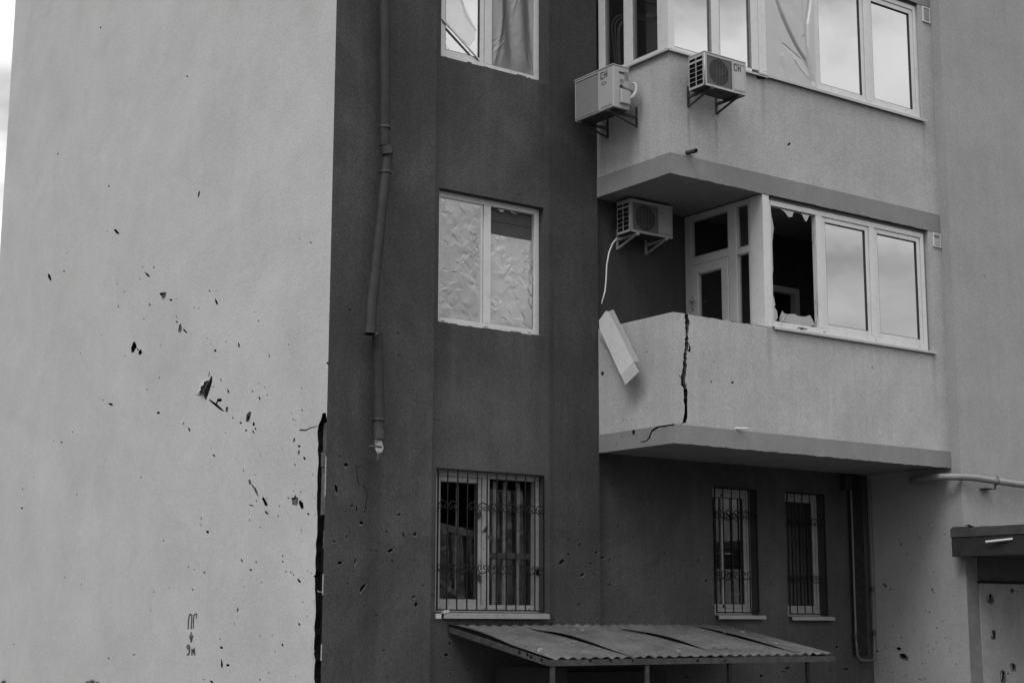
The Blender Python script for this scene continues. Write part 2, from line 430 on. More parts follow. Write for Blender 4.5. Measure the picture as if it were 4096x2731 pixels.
# ---- pale end wall (faces -X)
h6 = [(735,48,34,7,50),(673,40,8,5,0),(419,177,5,4,0),(311,325,40,14,70),(401,290,16,6,0),(893,262,10,6,30,1),(965,265,12,7,45),
(925,312,42,9,45),(877,337,10,4,70,1),(733,367,5,4,0),(780,416,10,4,40,1),(1028,440,44,24,105,1),(1010,432,16,14,0),(1072,470,15,13,0),
(1104,465),(1314,413,16,6,70),(1354,414),(1357,484,40,11,70),(742,511,12,5,60),(939,499,15,8,60),(1248,520,6,3,60,1),(1218,518),
(1597,544,8,5,80),(1621,600,10,6,60),(1950,110,14,7,90),(1881,87),(902,588,12,5,50,1),(1108,576,14,6,60,1),(1108,607,14,11,30,1),
(1129,650,50,20,100,1),(1160,663,34,10,40),(636,691),(838,765,58,28,110),(848,752,30,12,80,1),(880,800,34,20,110),(866,782,26,6,50),(1010,756,8,4,70),
(783,819),(504,804),(1350,787,16,14,45),(1323,748,8,5,90),(1498,753,26,9,85),(1300,709),(1437,698),(1418,731),(1811,750,10,5,80),
(1688,818,16,6,65),(1386,972,18,5,70),(1432,1042,28,9,60),(1312,934,34,3,-80),(1252,1024,28,4,60,1),(1337,1014,14,4,-45,1),
(998,957,12,5,60),(922,1030,12,4,50,1),(646,1098,8,5,90),(695,1124,28,13,25),(993,1178,16,14,0),(1623,993),(1661,1018,8,4,60),
(1675,1062,10,4,70),(1585,1043,10,9,0,1),(1627,1084,18,9,75),(1890,1022),(1460,1208,12,6,50),(1424,1157,32,16,100,1),(1377,1098,30,18,0),
(1360,1115,30,9,-70),(1350,1125,118,13,38),(1558,1203,54,28,110,1),(1552,1208,34,9,105),(1591,1247,22,13,80),(1510,1240,15,10,40),
(1543,1287,13,11,0),(1602,1278,16,8,50),(1589,1297,20,8,55),(1187,1281,24,8,70),(1151,1244,16,5,100,1),(455,1297,10,5,50),
(386,1362,12,9,20),(335,1354),(1828,1182),(1894,1161,12,7,55),(1838,1217,9,6,20),(1855,1225),(1845,1345,26,12,95,1),(1877,1386,16,14,0),
(1874,1424,26,11,100,1),(1910,1460,22,11,60),(1849,1502,14,7,50),(1342,1445,20,8,40),(1633,1445),(1770,1406),(1527,1538,12,5,80),(1415,1303)]
h7 = [(1599,262),(1961,261,8,5,60),(1851,317),(1567,308,30,14,75,1),(1588,338,44,8,60,1),(1607,368,54,14,65,1),(1660,430,60,18,60),
(1578,454,28,7,20),(1670,411,8,6,0),(1608,427,10,4,90),(1672,500,26,12,45),(1753,458,12,5,70),(1745,520,12,6,40),(1851,424,60,36,100,1),
(1838,410,20,10,0),(1890,448,62,22,70),(1887,369,9,7,0),(1843,364),(1810,408,16,4,30),(1934,508,14,12,30),(1975,405),(1980,513),
(1262,536,16,5,75),(1255,572),(1264,579,7,4,60),(1302,619,20,13,40),(1027,673,9,8,0),(1565,547,9,5,60),(1632,590,10,4,-30),(1890,607),
(1895,620),(137,470,14,10,0),(211,276),(142,352,14,4,90,1),(482,386,8,4,30),(885,277,12,4,60),(1517,801,22,9,70,1),(1607,808,10,7,60),
(1573,857,12,10,40),(1773,770,16,6,-80),(1773,805,10,7,70),(1182,839,8,7,0),(1218,856,6,4,90),(1281,874,12,8,30),(1792,869,12,6,50,1),
(1825,874,14,7,65),(1840,888,12,8,80,1),(1876,926,30,12,50),(1929,866),(1956,877),(1972,898,12,8,80),(1640,935,8,4,30),(1532,965,9,4,50),
(1063,970),(1208,981,18,4,45),(966,995,10,4,50),(510,951,8,4,-70),(405,903,8,3,0),(1900,1060),(944,1108,7,5,0),(1491,1107,22,8,-75),
(1926,1148,8,5,60),(1877,1199,18,10,75),(1468,1194,7,4,90),(1631,1271,9,4,40),(1708,1268),(1380,1290,8,7,0),(1388,1345,18,13,40),
(1772,1328,16,11,60),(1725,1370),(840,1389,18,5,10),(681,1412,12,6,40),(88,1323,7,5,0),(1391,1447,52,12,88),(1429,1455,18,14,0),
(1686,1503,9,6,30),(1632,1546,12,7,30),(1278,1544,8,7,0),(1328,1560,22,12,40),(1855,1523)]
ht = [(231,64,4,3,60),(430,176,4,3,0),(457,445,14,3,-80),(133,354,4,3,0),(250,428,4,3,0),(268,532,14,5,50),(754,834,5,8,90)]
HS = chips(h6, 0, 900, .6378, 0, X0)+chips(h7, 0, 1731, .6378, 0, X0)+chips(ht, 0, 0, 1.7415, 0, X0)
wedge = [(430,190),(446,200),(441,270),(421,340),(402,395),(386,440),(378,472),(362,477),(345,440),(339,402),(360,350),(388,292),(413,236)]
HS.append((pxpoly([(700+a*.3347, 1440+b*.3347) for a, b in wedge], 0, X0), .09, 2, 1))
# crack running into the peeled corner
ck = [(1196,1728),(1200,1716),(1222,1718),(1243,1708),(1272,1703),(1272,1706),(1244,1712),(1223,1723),(1200,1722)]
HS.append((pxpoly(ck, 0, X0), .03, 2, 1))
def ragged(p, a_, step):
    o_ = []
    for i in range(len(p)-1):
        (x_a, y_a), (x_b, y_b) = p[i], p[i+1]; nn = max(1, int(math.hypot(x_b-x_a, y_b-y_a)/step))
        for k in range(nn): t = k/nn; o_.append((x_a+(x_b-x_a)*t+(rnd.uniform(-a_, a_) if k or i else 0), y_a+(y_b-y_a)*t))
    return o_+[p[-1]]
peel = [(1290,1652),(1303,1650),(1312,1700),(1330,2000),(1330,2900),(1256,2900),(1259,2640),(1256,2560),(1262,2440),(1260,2380),(1263,2230),(1262,2175),
        (1268,2140),(1270,2000),(1272,1850),(1272,1725),(1275,1700),(1283,1680)]
peel = peel[:4]+ragged(peel[4:], 2.6, 22)
HS.append((pxpoly(peel, 0, X0), .06, 2, 2))
w = MB(); sheet(w, rect(YA, YBACK, GZ, TOP), HS, side(X0))
part(w, 'end_wall', WM(M['light']), label='pale stuccoed end wall peppered with shrapnel holes')
# insulation bulging beside the big tear
fl = MB(); n_ = 14
fl.rn = False
edge = [(413,232),(400,262),(386,294),(370,330),(356,355),(345,380),(341,405)]
rows = []
for (a, b) in edge:
    rw = []
    for k in range(n_):
        t = k/(n_-1); px = 700+(a-t*110)*.3347; py = 1440+(b+t*14)*.3347
        p = P(px, py, 0, X0); q = math.sin(min(1, (b-225)/60)*math.pi/2)*math.sin(min(1, (430-b)/60)*math.pi/2)
        p.x = X0-.001-.055*q*(1-t)**2*(1+.25*math.sin(3*t+b*.1)); rw.append(fl.b.verts.new(p))
    rows.append(rw)
for i in range(len(rows)-1):
    for k in range(n_-1):
        f = fl.b.faces.new((rows[i][k], rows[i][k+1], rows[i+1][k+1], rows[i+1][k])); f.smooth = True
bmesh.ops.recalc_face_normals(fl.b, faces=fl.b.faces)
part(fl, 'plaster_flap', M['light'])
# torn fibres at the peeled edge, broken blocks of insulation
tf = MB()
for (a, b, c, d_) in ((1262,2395,1254,2412),(1259,2600,1254,2580),(1272,2361,1296,2366),(1262,2600,1258,2640)):
    p, q = P(a, b, 0, X0), P(c, d_, 0, X0); p.x -= .006; q.x -= .02
    tf.tube([p, (p+q)/2+Vector((-.01, .01, -.005)), q], .0025, 5)
part(tf, 'torn_mesh', M['sheetmetal'])
tf = MB()
for (y0, y1, d_) in ((1690,1800,.05),(1808,1862,.025),(1870,2050,.03),(2052,2056,.015),(2120,2190,.048),(2300,2390,.05)):
    a = P(1276, y0, 0, X0); b = P(1303, y1, 0, X0)
    tf.box(X0+d_, X0+.059, a.y, max(b.y, YA+.012), a.z, b.z)
part(tf, 'corner_blockwork', M['exposed'])

tf = MB(); z_ = P(1300, 1700, 0, X0).z
while z_ > GZ:
    l_ = rnd.uniform(.08, .5)
    if rnd.random() < .3: tf.box(X0-.001-rnd.uniform(0, .002), X0+.004, YA-.004, YA+rnd.uniform(.004, .012), z_-l_, z_)
    z_ -= l_+rnd.uniform(.01, .12)
part(tf, 'corner_bead', M['grey'])
# painted hydrant mark: ПГ, arrow, 9м
sg = MB()
def stroke(mb, pts, wd, to):
    for i in range(len(pts)-1):
        a = Vector(pts[i]); b = Vector(pts[i+1]); d_ = (b-a); 
        if d_.length == 0: continue
        d_.normalize(); nn = Vector((-d_.y, d_.x))*wd/2; e = d_*wd*.3
        mb.face([to(*(a-e+nn)), to(*(a-e-nn)), to(*(b+e-nn)), to(*(b+e+nn))])
cnt = [0]
def to_wall(x, y):
    cnt[0] += 1
    p = P(x*.6378, 1731+y*.6378, 0, X0); p.x -= .003; return p
sg.rn = False
for i, (pts, wd) in enumerate([
    ([(1181,1226),(1183,1180),(1188,1142),(1196,1134),(1204,1140),(1203,1180),(1200,1226)], 7),
    ([(1214,1222),(1214,1180),(1217,1142),(1225,1133),(1235,1133),(1235,1145),(1232,1160)], 6),
    ([(1200,1248),(1200,1300)], 7), ([(1190,1268),(1195,1288),(1200,1308),(1206,1288),(1212,1268)], 6),
    ([(1186,1350),(1180,1352),(1176,1345),(1177,1334),(1184,1328),(1190,1336),(1191,1352),(1189,1372),(1184,1386),(1174,1389)], 7),
    ([(1205,1389),(1206,1352),(1213,1372),(1220,1350),(1222,1389)], 7)]):
    stroke(sg, pts, wd, lambda x, y, i=i: to_wall(x, y)+Vector((-.0004*i, 0, 0)))
part(sg, 'painted_mark', M['print_'], label='black stencilled hydrant mark reading ПГ, a down arrow and 9м')

# ---- dark stair bay: strip A, recessed bay B, pier C, back wall D
HA = chips([(775,40,12,10,0),(358,898,30,22,0),(285,1080,60,22,85),(242,963,10,8,0),(315,830,12,8,0),(748,830,10,8,0),(405,1219,22,12,0),
(445,1245,34,12,80),(515,1237,12,10,0),(508,1265,24,8,95),(360,1262,10,8,0),(775,1286,36,12,-10),(482,1352,26,24,0),(546,1350,8,7,0),
(635,990,36,18,-30,1),(910,1116,8,7,0),(553,1185,7,6,0),(672,1432,32,30,0,1),(811,1447,28,12,70),(901,1440,28,20,-30),(366,1460,14,12,0),
(268,1496,16,12,0),(306,1512,7,6,0),(300,730,6,5,0),(450,782,5,5,0),(880,993,5,4,0)], 1200, 1400, .5102, 1, YA)
HA += chips([(710,527,44,18,-25),(575,530,60,16,0,1),(434,610,36,12,-80),(722,610,20,10,80),(315,624,36,18,0),(650,620,8,7,0),
(492,818,70,20,-55),(371,786,14,8,0),(415,692,8,7,0),(220,877,10,8,0),(258,845,8,6,0),(890,890,20,14,0),(875,907,8,7,0),(909,948,34,20,-75),
(500,965,10,8,0),(597,1040,34,24,0,1),(655,1310,16,10,0),(965,799,16,8,-20),(430,1018,6,5,0),(770,665,7,6,0)], 1200, 1931, .5102, 1, YA)
HA += chips([(195,1054,22,9,0),(572,1240,16,9,0),(579,1412,10,14,90)], 1300, 700, .5102, 1, YA)
w = MB(); sheet(w, rect(X0, XBL, GZ, TOP), HA, front(YA))
w.face([(XBL, YA, GZ), (XBL, YB, GZ), (XBL, YB, TOP), (XBL, YA, TOP)])
part(w, 'stair_bay_wall', WM(M['dark']), label='dark stuccoed wall strip behind the broken downpipe, dotted with holes')
mb = MB()
for pts in ([(430,915),(440,900),(455,925),(475,900),(490,925)], [(490,1050),(512,1080),(526,1120),(526,1160),(520,1200),(512,1240)], [(440,930),(452,1000),(460,1060)], [(1050,540),(1100,548)]):
    mb.tube([P(1200+x*.5102, 1400+y*.5102, 1, YA-.001) for x, y in pts], .0028, 5)
part(mb, 'crack', M['hole'])
# windows openings in bay B
WX0, WX1 = 8.92, 10.315
WZ = [(.12, 1.588), (3.115, 4.573), (6.045, 7.50), (8.99, 10.45)]
holes = [(rect(WX0, WX1, a, b), .30, None, 0) for a, b in WZ]
holes += chips([(1175,1255,16,14,0),(1145,1345,26,18,0),(1200,1462,12,10,0),(1315,1465,14,10,0),(1180,1495,10,8,0),(1030,880,16,20,90,1)], 1200, 1931, .5102, 1, YB)
w = MB(); sheet(w, rect(XBL, XBR, GZ, TOP), holes, front(YB))
part(w, 'window_bay_wall', WM(M['bay']), label='dark recessed wall bay holding three windows one above another')
HC = chips([(2050,614,46,18,-50),(2103,557,18,14,-60),(2213,720,38,14,-30),(2302,720,18,20,0,1),(2325,546,24,16,0),(2277,626,16,10,0),
(2238,650,8,7,0),(2187,946,24,10,-10),(2178,826,8,7,0),(2194,480,20,10,-60),(2105,442,12,8,0),(2060,385,8,7,0),(2200,300,6,5,0)], 1200, 1931, .5102, 1, YA)
HC += chips([(1905,868,8,7,0),(1890,300,6,6,0)], 1300, 700, .5102, 1, YA)
w = MB(); sheet(w, rect(XBR, XP, GZ, TOP), HC, front(YA))
for x in (XBR, XP): w.face([(x, YA, GZ), (x, YB, GZ), (x, YB, TOP), (x, YA, TOP)])
part(w, 'pier', WM(M['pierm']), label='dark projecting pier between the window bay and the balconies')
NX = [(12.79, 13.50, .115, 1.60), (13.99, 14.68, .105, 1.60)]
holes = [(rect(a, b, c, d_), .30, None, 0) for a, b, c, d_ in NX]
holes += chips([(283,10,16,6,0),(335,338,12,9,0),(215,583,26,14,0),(273,600,12,10,0),(272,795,18,12,0),(703,550,10,8,0),(705,662,10,8,0),
(968,609,16,10,0),(1027,763,20,12,0),(582,744,8,7,0),(620,868,8,7,0),(455,514,6,5,0),(1485,800,8,7,0),(1540,790,8,7,0),(2055,1285,22,14,0),
(2000,1465,14,10,0),(2125,1455,26,16,0),(2248,1470,10,8,0),(1665,1450,36,14,-20),(1635,1475,20,10,0),(1460,1510,20,18,0),(880,1520,24,12,0),
(1600,1520,10,8,0)], 2300, 1931, .5102, 1, YB)
holes.append((rect(13.62, 14.28, 2.1, 4.1), .2, None, 0))      # loggia room door
w = MB(); sheet(w, rect(XP, XE, GZ, TOP), holes, front(YB))
part(w, 'back_wall', WM(M['dark']), label='dark wall under and behind the balconies')

# ---- wing E
HE = chips([(1072,724,16,8,90),(1109,782,8,7,0),(1175,685,7,6,0),(1190,692),(1338,662,7,7,0),(1262,627),(965,968,10,12,0),(978,975,12,18,0),
(1006,996,8,9,0),(1260,1000,9,11,0),(1269,1016,8,7,0),(1283,936),(1269,892),(1218,883),(1208,822),(1391,1041,6,5,0),(1373,968),
(1219,1127,7,7,0),(1245,1136,8,7,0),(1322,1190),(1289,1231,8,8,0),(1286,1320),(1235,1336,6,6,0),(1268,1362),(1238,1377),(1187,1353),
(1073,1290,8,4,90),(1058,1358,26,18,0),(1085,1402,40,20,30),(1113,1430),(976,1355,7,5,0),(1027,1348),(1031,1368),(926,1372,12,10,0),
(975,1443),(1180,1540,8,7,0),(1192,1547,8,7,0),(1215,1538,7,6,0),(1021,1501),(949,1528,7,6,0),(960,1493),(1366,1357),(1372,1373),(1201,1447),
(1405,1452),(1340,1555),(1100,1520),(1150,1250),(1130,880),(1060,1120),(1020,1220),(1340,1290)], 2900, 1700, .6575, 0, XE)
w = MB(); sheet(w, rect(YE, YB, GZ, TOP), HE, side(XE))
part(w, 'wing_return_wall', WM(M['grey']), label='grey return wall lit from the left under the balcony, dotted with bullet holes')
HE = chips([(2034,792,8,4,-30)], 2900, 700, .5102, 1, YE)
w = MB(); sheet(w, rect(XE, XEND, GZ, TOP), HE, front(YE))
part(w, 'wing_front_wall', WM(M['grey']))
w = MB(); w.face([(X0, YBACK, GZ), (X0, YBACK, TOP), (XEND, YBACK, TOP), (XEND, YBACK, GZ)])
w.face([(XEND, YBACK, GZ), (XEND, YBACK, TOP), (XEND, YE, TOP), (XEND, YE, GZ)])
part(w, 'rear_wall', M['grey'])
w = MB(); w.box(X0-.25, XEND+.25, YB, YBACK+.3, TOP, TOP+.2); w.box(XE, XEND+.25, YE-.3, YB, TOP, TOP+.2); w.box(X0-.25, XE, YB-1.5, YB, TOP, TOP+.2)
part(w, 'roof', M['soffit'])
# interior floors and partitions so every window opens on a real dark room
w = MB()
for k in range(-1, 5):
    z = 2.0+ST*k-.15
    w.box(X0+.12, XEND-.1, YB+.32, YBACK-.1, z, z+.2)
for x in (X0+.12, 11.0, 14.9): w.box(x, x+.1, YB+.32, 19, GZ, TOP-.1)
w.box(X0+.12, XEND-.1, 18, 18.15, GZ, TOP-.1)
part(w, 'interior_wall', M['room'])
# reveals' inner jamb box (wall thickness seen through openings)
w = MB(); w.box(XE+.1, XE+.25, YE+.1, YB+.3, GZ, TOP-.1)
part(w, 'inner_partition', M['room'])

# ------------------------------------------------------------------ window kit
def fr4(mb, pl, u0, u1, v0, v1, t, d0, d1, tb=None):
    """rectangular frame of four butted bars. pl 'f' (Y plane) or 's' (X plane); d0..d1 depth range"""
    tb = tb or t
    bx(mb, pl, u0, u0+t, v0, v1, d0, d1); bx(mb, pl, u1-t, u1, v0, v1, d0, d1)
    bx(mb, pl, u0+t, u1-t, v0, v0+tb, d0, d1); bx(mb, pl, u0+t, u1-t, v1-t, v1, d0, d1)
def bx(mb, pl, u0, u1, v0, v1, d0, d1, mi=0):
    if pl == 'f': mb.box(u0, u1, d0, d1, v0, v1, mi)
    else: mb.box(d0, d1, u0, u1, v0, v1, mi)
def quad(mb, pl, u0, u1, v0, v1, d_, mi=0):
    if pl == 'f': mb.face([(u0, d_, v0), (u1, d_, v0), (u1, d_, v1), (u0, d_, v1)], mi)
    else: mb.face([(d_, u0, v0), (d_, u1, v0), (d_, u1, v1), (d_, u0, v1)], mi)
def sash(par, pl, u0, u1, v0, v1, dep, t=.06, gl='glass', gk=True, pane=True, pv='pvc'):
    mb = MB(); fr4(mb, pl, u0, u1, v0, v1, t, dep, dep+.05)
    if gk: fr4(mb, pl, u0+t, u1-t, v0+t, v1-t, .008, dep+.004, dep+.03)
    for f in list(mb.b.faces)[24:]: f.material_index = 1
    part(mb, 'sash', [M[pv], M['gasket']], par, .004)
    if pane:
        mb = MB(); quad(mb, pl, u0+t+.004, u1-t-.004, v0+t+.004, v1-t-.004, dep+.022)
        mb.rn = False
        part(mb, 'pane', M[gl], par)
def wrinkle(mb, pl, u0, u1, v0, v1, dep, amp=.02, nu=40, nv=50, seed=0, fold=None, outline=None, lines=0, lamp=.006, anchors=None):
    g_ = []; rl = random.Random(seed); cre = []
    for _ in range(lines):
        if anchors and rl.random() < .65:
            ax_, ay_ = rl.choice(anchors); ax_ += rl.uniform(-.05, .05); ay_ += rl.uniform(-.05, .05)
        else: ax_, ay_ = rl.uniform(0, 1), rl.uniform(0, 1)
        an = rl.uniform(0, math.pi); cre.append((ax_, ay_, math.cos(an), math.sin(an), (rl.uniform(.004, .009) if _ % 3 else rl.uniform(.02, .06)), (1 if _ % 3 else 3.2)*rl.uniform(.3, 1)*rl.choice((1, 1, -.6)), rl.uniform(.15, .6), rl.uniform(-.5, .5)))
    for j in range(nv+1):
        row = []
        for i in range(nu+1):
            s_, t_ = i/nu, j/nv; u = u0+(u1-u0)*s_; v = v0+(v1-v0)*t_
            q = Vector((u*3.1+seed, v*2.2, seed*1.7))
            dd = amp*(abs(noise.noise(q*1.3+Vector((v*1.5, 0, 0))))*1.6+.5*abs(noise.noise(q*3.7))+.25*noise.noise(q*9))
            if fold: dd += fold(s_, t_)
            for (ax_, ay_, c0, s0, w_, a_, ln_, cv_) in cre:
                dx, dy = s_-ax_, t_-ay_; al = dx*c0+dy*s0; pe = -dx*s0+dy*c0+cv_*al*al
                if abs(al) < ln_ and abs(pe) < w_*3: dd += lamp*a_*math.exp(-(pe/w_)**2)*(1-(al/ln_)**2)
            e = min(s_, 1-s_, t_, 1-t_)*8
            dd *= min(1, .25+e)
            if outline: u, v = outline(s_, t_, u, v)
            row.append(mb.b.verts.new((u, dep-dd, v) if pl == 'f' else (dep-dd, u, v)))
        g_.append(row)
    for j in range(nv):
        for i in range(nu):
            f = mb.b.faces.new((g_[j][i], g_[j][i+1], g_[j+1][i+1], g_[j+1][i])); f.smooth = True

def crumple(mb, u0, u1, v0, v1, dep, n, amp, seed, slack=.0):
    rl = random.Random(seed); pts = [(u0, v0), (u1, v0), (u1, v1), (u0, v1)]
    for k in range(1, 9): q = k/9; pts += [(u0, v0+(v1-v0)*q), (u1, v0+(v1-v0)*q)]
    for k in range(1, 5): q = k/5; pts += [(u0+(u1-u0)*q, v0), (u0+(u1-u0)*q, v1-slack*math.sin(q*3.14))]
    # points strung along a few radiating creases, the rest scattered
    while len(pts) < n:
        if rl.random() < .55:
            cx_, cy_ = rl.choice(((u0, v1), (u1, v1-.3*(v1-v0)), (u1, v0+.4*(v1-v0)), (u0, v0+.2*(v1-v0)))); an = rl.uniform(0, 6.283); q0 = rl.uniform(.05, .2)
            for k in range(8):
                a_, b_ = cx_+math.cos(an)*q0*k*.45, cy_+math.sin(an)*q0*k*.75
                if u0+.01 < a_ < u1-.01 and v0+.01 < b_ < v1-.03: pts.append((a_+rl.uniform(-.006, .006), b_))
        else: pts.append((rl.uniform(u0+.01, u1-.01), rl.uniform(v0+.01, v1-.03)))
    vs, es, fs, *_ = delaunay_2d_cdt([Vector(p) for p in pts], [], [], 0, 1e-5)
    vv = []
    for p in vs:
        e_ = min(1, min(p[0]-u0, u1-p[0], p[1]-v0, v1-p[1])/.05)
        d_ = amp*(.25+.75*max(0, e_))*(rl.random()+.8*noise.noise(Vector((p[0]*5, p[1]*3, seed))))
        vv.append(mb.b.verts.new((p[0], dep-d_, p[1])))
    for f in fs: mb.b.faces.new([vv[i] for i in f])
def flashing(par, pl, u0, u1, z, d_out, d_in, name='sill', lip=.028, m_='sheetmetal'):
    """sheet metal sill: slightly sloped tray with a turned-down lip"""
    mb = MB()
    if pl == 'f':
        mb.obox(((u0+u1)/2, (d_out+d_in)/2, z+.008), ((u1-u0)/2, 0, 0), (0, (d_in-d_out)/2, .008), (0, 0, .0015))
        mb.box(u0, u1, d_out-.003, d_out, z-lip, z+.001); mb.box(u0, u1, d_out-.003, d_out+.012, z-lip-.003, z-lip)
    else:
        mb.obox(((d_out+d_in)/2, (u0+u1)/2, z+.008), ((d_in-d_out)/2, 0, .008), (0, (u1-u0)/2, 0), (0, 0, .0015))
        mb.box(d_out-.003, d_out, u0, u1, z-lip, z+.001); mb.box(d_out-.003, d_out+.012, u0, u1, z-lip-.003, z-lip)
    return part(mb, name, M[m_], par)

def shards(par, pl, dep, polys, ox, oy, sc, ax, m_='shard', name='glass_shard', th=.004):
    for i, pl_ in enumerate(polys):
        mb = MB(); q = pxpoly([(ox+a*sc, oy+b*sc) for a, b in pl_], ax, dep)
        vs_ = [mb.b.verts.new(((u, dep+i*.0006, v) if ax == 1 else (dep, u, v))) for u, v in q]
        try: f = mb.b.faces.new(vs_)
        except ValueError: continue
        r_ = bmesh.ops.extrude_face_region(mb.b, geom=[f])
        for v in r_['geom']:
            if isinstance(v, bmesh.types.BMVert): v.co[ax] += th
        bmesh.ops.triangulate(mb.b, faces=[f for f in mb.b.faces if len(f.verts) > 4])
        part(mb, name, M[m_], par)

FY = 13.695    # front of the frames in bay B
def bay_window(k, label):
    a, b = WZ[k]
    mb = MB(); fr4(mb, 'f', WX0+.003, WX1-.003, a+.003, b-.003, .065, FY, FY+.07, tb=.075)
    bx(mb, 'f', 9.56, 9.655, a+.078, b-.068, FY, FY+.07)          # mullion
    o = part(mb, 'window', M['pvcshade' if k == 0 else 'pvc'], None, .004, label=label)
    mb = MB()                                                       # drainage slots, foam gap
    for u in (9.02, 9.58, 10.16): bx(mb, 'f', u, u+.035, a+.035, a+.042, FY-.002, FY+.004)
    part(mb, 'drain_slot', M['gasket'], o)
    return o
A1, B1 = WZ[2]
w1 = bay_window(2, 'top visible stair bay window with cracked reflecting glass and grey film')
sash(w1, 'f', 8.985, 9.555, A1+.075, B1-.07, FY+.012, .055)
mb = MB(); wrinkle(mb, 'f', 9.66, 10.25, A1+.08, B1-.07, FY+.02, .006, 100, 160, seed=3, lines=24, lamp=.007, anchors=[(1, 0), (.15, .2)], fold=lambda s, t: .018*math.sin((s-.0)*13-(1-t)*2)*min(1, t*2+.2))
part(mb, 'plastic_film', M['filmg'], w1)
# broken glazing bead lying diagonally and a cracked sheet edge
mb = MB(); mb.bar(P(1765, 72, 1, FY), P(1916, 240, 1, FY), .012, .018); mb.bar(P(1766, 78, 1, FY-.004), P(1914, 240, 1, FY-.004), .004, .006, mi=1)
part(mb, 'loose_bead', [M['pvc'], M['gasket']], w1)
shards(w1, 'f', FY+.028, [[(1770,0),(1850,0),(1905,120),(1900,160),(1880,185),(1770,90)]], 0, 0, 1, 1, 'shard')
mb = MB()
for pts in ([(1765,60),(1775,75),(1790,90)], [(1766,150),(1785,155),(1778,170),(1785,182),(1800,205),(1820,212),(1860,217),(1880,205)], [(1848,0),(1860,50),(1885,95),(1908,125)]):
    mb.tube([P(x, y, 1, FY+.02) for x, y in pts], .0018, 5)
part(mb, 'crack', M['gasket'], w1)
A2, B2 = WZ[1]
w2 = bay_window(1, 'middle stair bay window patched with crinkled plastic film and cardboard')
sash(w2, 'f', 8.985, 9.555, A2+.078, B2-.07, FY+.012, .055, pane=False, gk=False)
mb = MB(); crumple(mb, 8.985, 9.52, A2+.08, B2-.09, FY+.006, 300, .0046, 11)
part(mb, 'plastic_film', M['film'], w2)
mb = MB(); crumple(mb, 9.665, 10.24, A2+.085, B2-.368, FY+.036, 270, .0042, 23, .03)
part(mb, 'plastic_film', M['film2'], w2)
mb = MB(); mb.box(9.66, 10.25, FY+.052, FY+.058, B2-.40, B2-.075)
cb = part(mb, 'cardboard', M['card'], w2)
fc = bpy.data.curves.new('txt', 'FONT'); fc.body = 'SAMSUNG'; fc.size = .085; fc.extrude = .0005
to_ = bpy.data.objects.new('txt', fc); COL.objects.link(to_)
me_ = bpy.data.meshes.new_from_object(to_); bpy.data.objects.remove(to_)
pz = P(1962, 946, 1, FY+.05)
me_.transform(Matrix.Translation((pz.x-.01, FY+.0505, pz.z-.012)) @ Matrix.Rotation(math.pi/2, 4, 'X')); me_.materials.append(M['print_'])
ot = bpy.data.objects.new('printed_text', me_); COL.objects.link(ot); ot.parent = w2
mb = MB(); mb.box(9.665, 10.24, FY+.046, FY+.0519, B2-.215, B2-.205); part(mb, 'cardboard_fold', M['exposed'], w2)
shards(w2, 'f', FY+.022, [[(1352,268),(1370,272),(1410,275),(1395,290),(1380,290)], [(1440,275),(1480,290),(1515,300),(1490,310),(1470,300)],
   [(1640,640),(1615,700),(1635,760)], [(1640,790),(1605,800),(1615,850),(1590,880),(1612,930),(1640,960)], [(1642,950),(1600,960),(1605,1010),(1640,1060)],
   [(1645,1060),(1550,1075),(1570,1120),(1560,1160),(1600,1190),(1645,1215)],
   [(1298,1165),(1310,1150),(1330,1160),(1365,1145),(1400,1155),(1440,1150),(1480,1165),(1520,1160),(1560,1190),(1600,1205),(1440,1190)]], 1300, 700, .5102, 1)
A3, B3 = WZ[0]
w3 = bay_window(0, 'lowest stair bay window behind scrolled iron bars, glass gone, wooden battens inside')
sash(w3, 'f', 8.985, 9.555, A3+.078, B3-.07, FY+.012, .055, 'glassdark', pane=False, pv='pvcshade')
flashing(w3, 'f', 8.985, 10.335, .105, YB-.07, FY, lip=.045, m_='sillg')
mb = MB(); mb.box(8.885, 8.955, YB-.072, YB-.069, .055, .105); mb.obox((9.01, YB-.06, .125), (.035, 0, .006), (0, .02, 0), (0, 0, .012))
part(mb, 'torn_sill_end', M['sheetmetal'], w3)
mb = MB()
for x, x2, wd in ((9.08, 9.085, .045), (9.315, 9.32, .028), (9.79, 9.80, .045), (9.925, 9.94, .05), (10.10, 10.115, .04)):
    mb.bar((x, FY+.12, A3+.06), (x2, FY+.12, B3-.08), wd, .02, up=(0, 1, 0))
part(mb, 'wooden_batten', M['wood'], w3)
mb = MB()
mb.bar((8.99, FY+.09, 1.02), (9.55, FY+.09, .92), .02, .07); mb.bar((9.66, FY+.09, .72), (10.25, FY+.09, .72), .02, .06)
mb.bar((8.99, FY+.1, .50), (9.50, FY+.1, .18), .02, .05)
part(mb, 'cross_batten', M['dwood'], w3)
mb = MB(); wrinkle(mb, 'f', 8.99, 9.55, A3+.08, 1.0, FY+.10, .006, 90, 110, seed=31, lines=14, lamp=.006, anchors=[(0, 0), (1, 1)], fold=lambda s, t: .015*math.sin(s*19+t*2)); part(mb, 'torn_film', M['filmd'], w3)
mb = MB(); wrinkle(mb, 'f', 9.66, 10.25, A3+.08, 1.42, FY+.10, .006, 90, 140, seed=37, lines=14, lamp=.006, anchors=[(.3, .6), (.8, .3)], fold=lambda s, t: .015*math.sin(s*23+t*1.5)); part(mb, 'torn_film', M['filmd'], w3)
